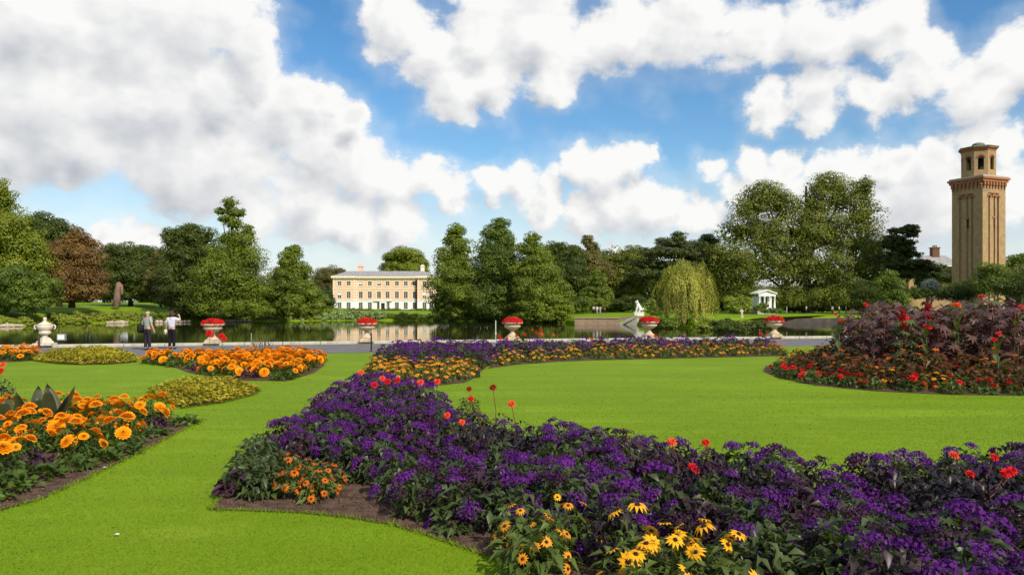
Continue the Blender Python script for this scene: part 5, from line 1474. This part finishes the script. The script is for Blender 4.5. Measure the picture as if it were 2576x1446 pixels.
# cannas and dahlia at the left edge
def canna(px_, py_top, Y, label, seed, n=4, H=None):
    w = at(px_, py_top, Y); rg = np.random.default_rng(seed); r = empty('canna_plant', (w.x, w.y, .01), 0, label, 'canna')
    for i in range(n):
        a = rg.uniform(0, 6.28); L = w.z * rg.uniform(.62, .98); m = []
        k = 7; base = np.array([rg.uniform(-.1, .1), rg.uniform(-.08, .08), w.z * .05]); lean = np.array([math.cos(a) * .35, math.sin(a) * .2, 1.0]); lean /= np.linalg.norm(lean)
        side = np.array([math.cos(a + 1.3), math.sin(a + 1.3) * .6, 0]); side /= np.linalg.norm(side); nr = np.cross(side, lean)
        V = []; T = []
        for j in range(k):
            t = j / (k - 1); wd = .125 * math.sin(math.pi * min(1, .12 + t * .88)) ** .7 * (1 if t < .98 else .05)
            c = base + lean * L * t + nr * .1 * t * t
            V += [c - side * wd + nr * wd * .35, c, c + side * wd + nr * wd * .35]
        for j in range(k - 1):
            q = j * 3; T += [(q, q + 1, q + 4), (q, q + 4, q + 3), (q + 1, q + 2, q + 5), (q + 1, q + 5, q + 4)]
        link('leaf', mesh_of('leaf', (np.array(V), np.array(T)), FM['canna']), None, r, smooth=True)
    MB().tube([(0, 0, 0), (0, 0, w.z * .6)], [.02, .012], 6).build('stem', FM['stem_red'], r)
canna(132, 962, 12.0, 'upright bronze-striped canna among the near marigolds', 5, 4)
canna(95, 972, 12.4, 'second bronze-striped canna left of the upright one', 8, 4)
canna(55, 978, 12.2, 'dark leaning canna third from the photo edge', 9, 3)
canna(15, 995, 11.6, 'canna with leaning leaves at the photo edge', 12, 4)
w = at(3, 935, 15.5); r = plant('dahlia_plant', 'red dahlia cut by the left photo edge', 'dahlia', None, (w.x, w.y), .9, FO_DAH, rz=0)
link('flower_head', H_DAHL[0], None, r, (.02, -.05, w.z / .9), (.9, 0, 0), .11); link('flower_head', H_DAHL[2], None, r, (.06, -.02, w.z / .9 + .15), (.9, 0, 0), .09); stalk(r, (0, 0, .1), (.02, -.04, w.z / .9 - .04), FM['stem'])
# dahlias and dead stalks in the middle marigold bed, before the first flower urn
for hx, hy, Y, lab in ((527,838,28.0,'red dahlia before the urn nearest the visitors, on the left'), (558,846,28.0,'red dahlia before the urn nearest the visitors, on the right')):
    w = at(hx, hy, Y); r = plant('dahlia_plant', lab, 'dahlia', None, (w.x, w.y), 1.0, FO_MAR_FAR, rz=0)
    link('flower_head', H_DAHL[0], None, r, (0, -.03, w.z), (1.0, 0, 0), .155); stalk(r, (0, 0, .1), (0, 0, w.z - .05), FM['stem'], .012)
    link('flower_head', H_DAHL[0], None, r, (.10, -.03, w.z - .1), (1.0, .4, 0), .12)
MAT_DEAD = plain('dry_stalk', (0.16, 0.12, 0.075), (0.09, 0.07, 0.045), .9, 6, .2, .005)
for i, (x, y) in enumerate(((640,850),(655,848),(668,846),(680,852))):
    w = at(x, y, 28.8); r = empty('dry_plant', (w.x, w.y, .01), 0, 'dry bare stalks standing in the middle marigold bed', 'plant', 'dry stalks in the marigold bed')
    m = MB()
    for k in range(5): m.tube([(0, 0, 0), (RF.uniform(-.1, .1), 0, w.z * .6), (RF.uniform(-.2, .2), 0, w.z * RF.uniform(.8, 1.05))], [.016, .013, .009], 5)
    m.build('stems', MAT_DEAD, r)

# fallen petals on the open soil and the grass beside it
def fallen(polys, mat, label, n, seed):
    rg = np.random.default_rng(seed); out = []
    for poly in polys:
        xs = [q[0] for q in poly]; ys = [q[1] for q in poly]
        C = np.column_stack([rg.uniform(min(xs) - .3, max(xs) + .3, n * 8), rg.uniform(min(ys) - .3, max(ys) + .3, n * 8)])
        C = C[(edge_dist(C, poly) < .35) & (C[:, 1] < 14)][:n]; out.append(C)
    C = np.concatenate(out); m = len(C); P = np.column_stack([C, np.full(m, .022)])
    V, Fq = rhombs(P, norm(np.tile([0, 0, 1.0], (m, 1)) + rg.normal(0, .25, (m, 3))), rg.uniform(.010, .026, m), rg.uniform(.008, .016, m), rg)
    tag(link('fallen_petals', mesh_np('fallen_petals', V, Fq), mat), label, kind='stuff')
fallen([BED_FRONT], PM['purple_dim'], 'fallen purple petals along the foreground bed edge', 260, 3)
fallen([BED_LEFT], PM['orange'], 'fallen orange petals along the near marigold bed edge', 90, 4)
fallen([BED_FRONT, BED_LEFT], plain('dry_leaf', (.30, .20, .09), (.2, .13, .06), .9, 20, .1, .002), 'small dry leaves scattered along the bed edges', 170, 5)

# ------------------------------------------------------------------ urns along the pond
def urn(px_, label, flabel):
    x = ((px_ - 1288) / F); Y = 40.2 / (1 - KS * x) - .05; X = x * Y
    root = empty('stone_urn', (X, Y, .10), ang, label, 'urn', 'flower urns along the pond')
    MB().box(-.36, .36, -.36, .36, .0, .10).box(-.31, .31, -.31, .31, .103, .18).build('plinth', MAT_URN, root)
    m = MB(); m.lathe([(.29, .183), (.30, .21), (.27, .235), (.20, .29), (.13, .36), (.095, .43), (.09, .47), (.13, .49), (.13, .52), (.10, .54)], 24); m.build('foot', MAT_URN, root, smooth=True)
    m = MB(); m.lathe([(.10, .54), (.22, .57), (.36, .64), (.43, .70), (.445, .75), (.43, .77), (.41, .785), (.40, .80), (.42, .815)], 28, wob=.012); b = m.build('bowl', MAT_URN, root, smooth=True)
    m = MB(); m.lathe([(.42, .817), (.47, .85), (.52, .875), (.545, .89), (.55, .93), (.535, .945), (.49, .945), (.47, .90)], 32); m.build('rim', MAT_URN, b, smooth=False)
    MB().lathe([(.47, .86), (.46, .90)], 20).build('soil', MAT_SOIL, b)
    g = empty('geranium_plant', (X, Y, 1.01), RF.uniform(0, 6), flabel, 'geranium', 'red geraniums in the urns')
    link('foliage', FO_GER[1], None, g, (0, 0, .02), None, (1.04, 1.04, 1.15))
    for P_, q in head_spots(.50, .24, 52, frng, .08, RF.uniform(.96, 1.04)):
        o = link('flower_head', RF.choice(H_GERA), None, g, tuple(P_), None, RF.uniform(.075, .135))
        o.rotation_euler = Vector(q).to_track_quat('Z', 'Y').to_euler()
urn(535, 'stone flower urn nearest the two visitors', 'dome of red geraniums in the urn nearest the visitors')
urn(922, 'stone flower urn in front of the house reflection', 'dome of red geraniums before the house reflection')
urn(1289, 'stone flower urn before the broad-skirted cypress', 'dome of red geraniums before the broad-skirted cypress')
urn(1633, 'stone flower urn between the lion and the willow', 'dome of red geraniums left of the willow')
urn(1948, 'stone flower urn below the white pavilion', 'dome of red geraniums below the white pavilion')

def lidded_urn():
    x = ((113 - 1288) / F); Y = 40.2 / (1 - KS * x) - .05; X = x * Y
    root = empty('lidded_urn', (X, Y, .10), ang, 'pale lidded stone urn with scroll handles beside the far marigolds', 'urn')
    m = MB(); m.box(-.40, .40, -.40, .40, 0, .10); m.lathe([(.38, .103), (.37, .16), (.30, .22), (.26, .30), (.17, .36)], 4)
    m.build('plinth', MAT_URN_WHITE, root)
    MB().lathe([(.16, .355), (.12, .40), (.10, .43), (.15, .45), (.14, .47)], 20).build('foot', MAT_URN_WHITE, root, smooth=True)
    b = MB().lathe([(.12, .47), (.22, .51), (.26, .57), (.245, .63), (.22, .66), (.24, .68), (.31, .76), (.34, .85), (.34, .90), (.30, .93)], 24, wob=.02).build('body', MAT_URN_WHITE, root, smooth=True)
    l = MB().lathe([(.315, .932), (.31, .96), (.26, 1.0), (.16, 1.05), (.09, 1.09), (.07, 1.13)], 22).build('lid', MAT_URN_WHITE, root, smooth=True)
    MB().lathe([(.065, 1.128), (.055, 1.16), (.085, 1.22), (.075, 1.27), (.03, 1.30)], 14).build('finial', MAT_URN_WHITE, l, smooth=True)
    for s in (-1, 1):
        pts = []
        for i in range(11):
            a = -1.2 + i * .46; r = .11 * (1 - .045 * i); pts.append((s * (.30 + .03 + r * math.cos(a) * 1.1), 0, .85 + r * math.sin(a) * 1.15))
        MB().tube(pts, [.035] * 8 + [.03, .025, .02], 8).build('handle', MAT_URN_WHITE, b, smooth=True)
lidded_urn()

# ------------------------------------------------------------------ small garden furniture
def post(px_, ybase, ytop, mat, name, label, r, cat='post', z0=0.0, Y=None):
    if Y is None: X, Y = G(px_, ybase, z0)
    else: X = (px_ - 1288) / F * Y
    h = CH + (YH - ytop) / F * Y
    root = empty(name, (X, Y, z0), 0, label, cat)
    MB().lathe([(r, 0), (r, h - z0 - .05), (r * 1.25, h - z0 - .045), (r * 1.25, h - z0 - .015), (r * .5, h - z0)], 10).build('shaft', mat, root)
    MB().lathe([(r * 2.2, 0), (r * 2.0, .03), (r * 1.02, .05)], 10).build('foot', mat, root)
MAT_RUSTY = plain('rusty_brown_paint', (0.11, 0.055, 0.04), (0.06, 0.035, 0.028), .7, 8, .2, .004)
MAT_GREYP = plain('grey_stake', (0.34, 0.34, 0.30), (0.24, 0.24, 0.21), .7, 8, .2, .004)
post(934, 884, 838, MAT_BLACK, 'thin_post', 'thin black post on the lawn edge before an urn', .032)
post(98, 886, 846, MAT_RUSTY, 'thin_post', 'dark brown post before the lidded urn', .05)
post(632, 870, 838, MAT_GREYP, 'plant_stake', 'thin pale stake by the dry stalks', .02, 'stake')
post(1247, 840, 806, MAT_WHITE, 'water_post', 'thin white marker post standing in the pond', .045, z0=WZ, Y=88.0)
# floodlight on the kerb
X, Y = G(155, 866); root = empty('floodlight', (X, Y, .02), .2, 'small white-faced floodlight on a dark stem at the pond edge', 'light')
MB().lathe([(.10, 0), (.09, .03), (.03, .05), (.03, .18)], 10).build('stem', MAT_BLACK, root)
MB().box(-.19, .19, -.08, .12, .18, .50).build('housing', plain('grey_metal', (.30, .30, .31), (.22, .22, .23), .5, 8, .1, .002), root)
MB().box(-.15, .15, -.10, -.082, .22, .46).build('lens', plain('lens_white', (.78, .78, .78), (.66, .66, .66), .3, 6, .05, .002), root)
# short black stub on the lawn corner
X, Y = G(1203, 949); root = empty('stub_post', (X, Y, .005), .3, 'short black stub standing at the inner lawn corner', 'marker')
MB().lathe([(.055, 0), (.062, .02), (.05, .09), (.058, .15), (.045, .19), (.02, .205)], 12).build('body', MAT_BLACK, root, smooth=True)
MB().lathe([(.045, .0), (.04, .02)], 10, (0.03, 0, .2)).build('cap', MAT_BLACK, root)
# scraps on the grass
MAT_SCRAP = plain('pale_scrap', (.72, .66, .58), (.55, .5, .45), .8, 20, .1, .002)
for (px_, py_, lab) in ((262, 1180, 'pale scrap lying at the near marigold bed edge'), (293, 1350, 'tiny pale scrap on the foreground lawn')):
    X, Y = G(px_, py_); m = MB(); m.add([(-.025, -.01, .022), (0, -.018, .028), (.028, 0, .024), (.015, .015, .03), (-.015, .015, .024), (0, 0, .034)], [(0, 1, 5), (1, 2, 5), (2, 3, 5), (3, 4, 5), (4, 0, 5)])
    tag(m.build('scrap', MAT_SCRAP, None, loc=(X, Y, .0)), lab, 'litter')

# ------------------------------------------------------------------ statues across the pond
def skin_mesh(name, verts, edges, radii, levels=2, root=0):
    me = bpy.data.meshes.new(name); me.from_pydata(verts, edges, [])
    o = bpy.data.objects.new(name, me); COL.objects.link(o)
    o.modifiers.new('skin', 'SKIN').use_smooth_shade = True
    sv = me.skin_vertices[0].data
    for i, r in enumerate(radii):
        sv[i].radius = (r, r) if isinstance(r, (int, float)) else r
        sv[i].use_root = (i == root)
    sm = o.modifiers.new('sub', 'SUBSURF'); sm.levels = levels; sm.render_levels = levels
    dg = bpy.context.evaluated_depsgraph_get()
    out = bpy.data.meshes.new_from_object(o.evaluated_get(dg)); out.name = name
    bpy.data.objects.remove(o); 
    return out

MAT_MARBLE = plain('white_marble', (.80, .79, .74), (.66, .65, .60), .7, 2.0, .15, .02)
def lion():
    p = at(1607, 800, 133.0); root = empty('lion_statue', (p.x, 133.0, -.25), 0, 'white seated guardian lion statue on a plinth', 'statue')
    MB().box(-.95, .95, -.6, .6, 0, .18).box(-.82, .82, -.5, .5, .183, .75).box(-.9, .9, -.56, .56, .753, .9).build('plinth', MAT_MARBLE, root)
    z = .9
    V = [(.45, 0, z + .42), (.15, 0, z + .75), (-.15, 0, z + 1.12), (-.28, 0, z + 1.5), (-.42, 0, z + 1.78), (-.72, 0, z + 1.68),
         (-.28, -.2, z + 1.0), (-.42, -.22, z + .5), (-.45, -.22, z + .1), (-.62, -.22, z + .06),
         (-.28, .2, z + 1.0), (-.42, .22, z + .5), (-.45, .22, z + .1), (-.62, .22, z + .06),
         (.35, -.3, z + .42), (.0, -.38, z + .38), (.12, -.36, z + .1), (-.15, -.36, z + .06),
         (.35, .3, z + .42), (.0, .38, z + .38), (.12, .36, z + .1), (-.15, .36, z + .06),
         (.72, 0, z + .3), (.82, 0, z + .7)]
    E = [(0, 1), (1, 2), (2, 3), (3, 4), (4, 5), (2, 6), (6, 7), (7, 8), (8, 9), (2, 10), (10, 11), (11, 12), (12, 13), (0, 14), (14, 15), (15, 16), (16, 17), (0, 18), (18, 19), (19, 20), (20, 21), (0, 22), (22, 23)]
    R = [.36, .34, .34, .3, .27, .17, .18, .14, .12, .1, .18, .14, .12, .1, .24, .2, .13, .1, .24, .2, .13, .1, .1, .14]
    link('lion', skin_mesh('lion', V, E, R), MAT_MARBLE, root, smooth=True)
    m = MB()
    for i in range(16):
        a = i * .39; m.ball((-.26 + .08 * math.sin(i * 2), .33 * math.sin(a), z + 1.62 + .33 * math.cos(a)), .11, 8, 5)
    m.build('mane', MAT_MARBLE, root, smooth=True)
lion()
def small_statue():
    p = at(1866, 812, 118.0); root = empty('garden_statue', (p.x, 118.0, -.75), 0, 'small pale statue on a slender pedestal at the right-hand bank', 'statue')
    MB().box(-.28, .28, -.28, .28, 0, .15).box(-.2, .2, -.2, .2, .153, .9).box(-.27, .27, -.27, .27, .903, 1.0).build('pedestal', MAT_URN_WHITE, root)
    V = [(0, 0, 1.35), (0, 0, 1.62), (0, 0, 1.84), (.02, 0, 2.02), (-.22, 0, 1.75), (-.3, -.1, 1.5), (.22, 0, 1.75), (.3, -.1, 1.55), (-.1, 0, 1.02), (.1, 0, 1.02)]
    link('figure', skin_mesh('figure', V, [(0, 1), (1, 2), (2, 3), (1, 4), (4, 5), (1, 6), (6, 7), (0, 8), (0, 9)], [.15, .17, .08, .16, .08, .05, .08, .05, .1, .1]), MAT_URN_WHITE, root, smooth=True)
small_statue()
def bench():
    p = at(1908, 786, 158.0); root = empty('garden_bench', (p.x, 158.0, .05), .1, 'green garden bench near the white pavilion', 'bench')
    mt = plain('green_bench_paint', (.02, .16, .10), (.012, .10, .07), .5, 4, .1, .005)
    for i in range(4): MB().box(-1.0, 1.0, -.25 + i * .13, -.15 + i * .13, .44, .48).build('seat_slat', mt, root)
    for i in range(4): MB().box(-1.0, 1.0, .27 + i * .03, .31 + i * .03, .58 + i * .13, .68 + i * .13).build('back_slat', mt, root)
    for s in (-.95, .95):
        for y in (-.22, .28): MB().box(s - .05, s + .05, y - .04, y + .04, -.1, .44 if y < 0 else .57).build('leg', mt, root)
bench()

# ------------------------------------------------------------------ people
SKIN = plain('skin', (.52, .31, .22), (.46, .26, .18), .6, 10, .05, .002)
def cloth(n, c): return plain('cloth_' + n, c, tuple(v * .8 for v in c), .9, 12, .25, .01, spec=.1)
def person(px_, Yd, height, label, shirt, trousers, hair, pose, heading=0.0, bald=False, gz=.008, detail=True, group=None, hairlong=False):
    X = (px_ - 1288) / F * Yd; k = height / 1.72
    root = empty('person', (X, Yd, gz), heading, label, 'person', group); root.scale = (k, k, k)
    sh = {-1: (-.185, 0, 1.40), 1: (.185, 0, 1.40)}
    arms = pose['arms']      # side -> (elbow, wrist, hand end)
    V = [(0, 0, .95), (0, 0, 1.12), (0, -.005, 1.32), (0, 0, 1.45), (0, .015, 1.54), (0, .03, 1.61), (0, .02, 1.68)]
    E = [(0, 1), (1, 2), (2, 3), (3, 4), (4, 5), (5, 6)]
    R = [(.14, .10), (.13, .095), (.155, .105), (.065, .065), (.062, .07), (.078, .092), (.06, .072)]
    def add(p, par, r): V.append(p); E.append((par, len(V) - 1)); R.append(r); return len(V) - 1
    for s in (-1, 1):
        a = add(sh[s], 2, .062); e = add(arms[s][0], a, .045); w = add(arms[s][1], e, .032); h = add(arms[s][2], w, (.034, .024))
        if detail:
            hv = (Vector(arms[s][2]) - Vector(arms[s][1])).normalized(); sd_ = hv.orthogonal().normalized(); 
            for q, ln in ((-.027, .055), (-.009, .068), (.009, .064), (.027, .048)):
                b1 = Vector(arms[s][2]) + sd_ * q + hv * .02; f1 = add(tuple(b1), h, .009); add(tuple(b1 + hv * ln * .8 + hv.cross(sd_) * .015), f1, .008)
            tb = Vector(arms[s][1]).lerp(Vector(arms[s][2]), .5) + sd_ * .035; t1 = add(tuple(tb), w, .010); add(tuple(tb + hv * .035 + sd_ * .018), t1, .009)
        lg = pose['legs'][s]
        hp = add((s * .085, 0, .88), 0, .088); kn = add(lg[0], hp, .058); an = add(lg[1], kn, .040); add((lg[1][0] + .02 * s, lg[1][1] + .15, .035), an, .034)
    body = skin_mesh('body', V, E, R, 2 if detail else 1)
    ob = link('body', body, SKIN, root, smooth=True)
    # clothes follow the same bones a little wider
    V2 = [(0, 0, .93), (0, 0, 1.12), (0, -.005, 1.33), (0, 0, 1.43)]; E2 = [(0, 1), (1, 2), (2, 3)]; R2 = [(.168, .125), (.155, .118), (.178, .128), (.085, .08)]
    for s in (-1, 1):
        V2.append(sh[s]); E2.append((2, len(V2) - 1)); R2.append(.078); V2.append(tuple(Vector(sh[s]).lerp(Vector(arms[s][0]), .92))); E2.append((len(V2) - 2, len(V2) - 1)); R2.append(.068)
    link('shirt', skin_mesh('shirt', V2, E2, R2, 2), shirt, root, smooth=True)
    V3 = [(0, 0, .985), (0, 0, .90)]; E3 = [(0, 1)]; R3 = [(.150, .112), (.165, .125)]
    for s in (-1, 1):
        lg = pose['legs'][s]
        V3.append((s * .09, 0, .80)); E3.append((1, len(V3) - 1)); R3.append(.102)
        V3.append(lg[0]); E3.append((len(V3) - 2, len(V3) - 1)); R3.append(.078); V3.append((lg[1][0], lg[1][1], .10)); E3.append((len(V3) - 2, len(V3) - 1)); R3.append(.068)
    link('trousers', skin_mesh('trousers', V3, E3, R3, 2), trousers, root, smooth=True)
    for s in (-1, 1):
        lg = pose['legs'][s]; MB().ball((lg[1][0] + .01 * s, lg[1][1] + .06, .045), (.05, .13, .045), 10, 6).build('shoe', MAT_BLACK, root, smooth=True)
    m = MB()
    if bald: m.ball((0, .005, 1.60), (.088, .094, .075), 12, 8)
    else: m.ball((0, 0, 1.655), (.105, .115, .098), 14, 9); m.ball((0, -.035, 1.59), (.112, .10, .10), 14, 8)
    if hairlong: m.ball((0, -.03, 1.545), (.115, .09, .07), 12, 7)
    m.build('hair', hair, root, smooth=True)
    if detail:
        m = MB(); m.ball((0, .125, 1.60), (.014, .022, .022), 8, 6).ball((-.085, .03, 1.61), (.014, .022, .035), 8, 6).ball((.085, .03, 1.61), (.014, .022, .035), 8, 6)
        m.build('ears_and_nose', SKIN, ob, smooth=True)
        m = MB(); m.ball((-.03, .105, 1.625), (.013, .01, .008), 6, 5).ball((.03, .105, 1.625), (.013, .01, .008), 6, 5).build('eyes', MAT_BLACK, ob, smooth=True)
        MB().ball((0, .108, 1.555), (.024, .008, .006), 8, 5).build('mouth', cloth('lips', (.4, .14, .12)), ob, smooth=True)
    return root
stand = {'legs': {-1: ((-.09, .02, .48), (-.10, -.02, .08)), 1: ((.10, .01, .48), (.115, -.01, .08))}}
man = person(371, 32.8, 1.72, 'bald visitor in a grey-green shirt and dark trousers with a shoulder bag', cloth('grey_green', (.34, .38, .34)), cloth('charcoal', (.030, .026, .034)), plain('grey_hair', (.45, .40, .36), (.36, .32, .29), .8, 30, .3, .004),
             dict(stand, arms={-1: ((-.25, -.02, 1.13), (-.23, .10, .92), (-.22, .14, .84)), 1: ((.25, -.03, 1.12), (.29, .06, .88), (.29, .09, .79))}), heading=-.35, bald=True)
woman = person(432, 33.6, 1.66, 'visitor in a white T-shirt and black trousers raising a camera', cloth('lilac_white', (.66, .64, .72)), cloth('black', (.016, .014, .018)), plain('brown_hair', (.075, .035, .02), (.045, .02, .012), .7, 30, .4, .004),
               dict(stand, arms={-1: ((-.27, -.02, 1.15), (-.31, .04, .97), (-.32, .08, .89)), 1: ((.36, .10, 1.32), (.24, .22, 1.52), (.18, .22, 1.58))}), heading=-.15, hairlong=True)
# things they carry
MAT_BAG = cloth('bag_black', (.022, .024, .022))
def bag(parent, label, loc, mat, s=1.0):
    c = parent.matrix_basis @ Vector(loc)
    r = empty('shoulder_bag', c, parent.rotation_euler.z, label, 'bag'); r.scale = (s, s, s)
    me = MB().box(-.09, .09, -.17, .17, 0, .40).mesh('body'); bm = bmesh.new(); bm.from_mesh(me); bmesh.ops.bevel(bm, geom=bm.edges[:], offset=.05, segments=3, affect='EDGES'); bm.to_mesh(me); bm.free()
    link('body', me, mat, r, smooth=True)
    MB().box(-.10, -.091, -.12, .12, .05, .2).build('pocket', mat, r)
    return r
bpy.context.view_layer.update()
b1 = bag(man, 'black shoulder bag hanging at the bald visitor\'s hip', (-.30, -.06, .74), MAT_BAG, 1.0)
MB().tube([(.0, -.08, .38), (.12, -.06, .62), (.30, -.05, .74), (.42, .06, .72)], [.016] * 4, 6).build('strap', MAT_BAG, b1)
b2 = bag(woman, 'small pale handbag held by the visitor in white', (-.34, .08, .66), cloth('bag_cream', (.62, .56, .46)), .6)
MB().tube([(0, -.12, .38), (0, -.06, .47), (0, .06, .47), (0, .12, .38)], [.014] * 4, 6).build('strap', MAT_BAG, b2)
c = woman.matrix_basis @ Vector((.12, .23, 1.56)); r = empty('camera', c, woman.rotation_euler.z, 'small black camera held up to the face of the visitor in white', 'camera')
MB().box(-.065, .065, -.03, .03, 0, .085).build('body', MAT_BLACK, r); MB().lathe([(.032, 0), (.03, .06)], 12).build('lens', MAT_BLACK, r, loc=(0, .03, .045), rot=(-math.pi / 2, 0, 0))
# far visitors
small_pose = dict(stand, arms={-1: ((-.24, -.02, 1.13), (-.24, .06, .90), (-.24, .08, .82)), 1: ((.24, -.02, 1.13), (.24, .06, .90), (.24, .08, .82))})
HB = plain('dark_hair', (.03, .02, .015), (.02, .014, .01), .7, 30, .3, .004)
W_, K_, P_, G_ = cloth('white', (.75, .74, .72)), cloth('navy', (.03, .03, .05)), cloth('pink', (.55, .30, .32)), cloth('grey', (.35, .34, .36))
for px_, Yd, h, lab, s_, t_, hd in ((1493, 150, 1.70, 'far visitor in a white top, leftmost of the group above the wall', W_, K_, 2.6), (1502, 149, 1.66, 'far visitor in white, second in the group above the wall', W_, G_, 3.0), (1510, 150.5, 1.64, 'far visitor in pink, third in the group above the wall', P_, G_, .6), (1522, 150, 1.74, 'far visitor in dark clothes, last of the group above the wall', K_, K_, 1.2),
                                    (2028, 148, 1.78, 'far visitor in white walking past the hedge', W_, K_, 1.6), (1979, 150, 1.70, 'far visitor in grey beside the white pavilion', G_, G_, 1.2), (2094, 147, 1.72, 'far visitor with a grey top left of two white-clad ones', G_, K_, .4), (2111, 147, 1.74, 'far visitor in white beside the tall plants of the island bed', W_, K_, 1.0), (2128, 147, 1.70, 'far visitor in pale pink glimpsed above the island bed', P_, K_, 1.4)):
    person(px_, Yd, h, lab, s_, t_, HB, small_pose, heading=hd, detail=False, gz=.03)
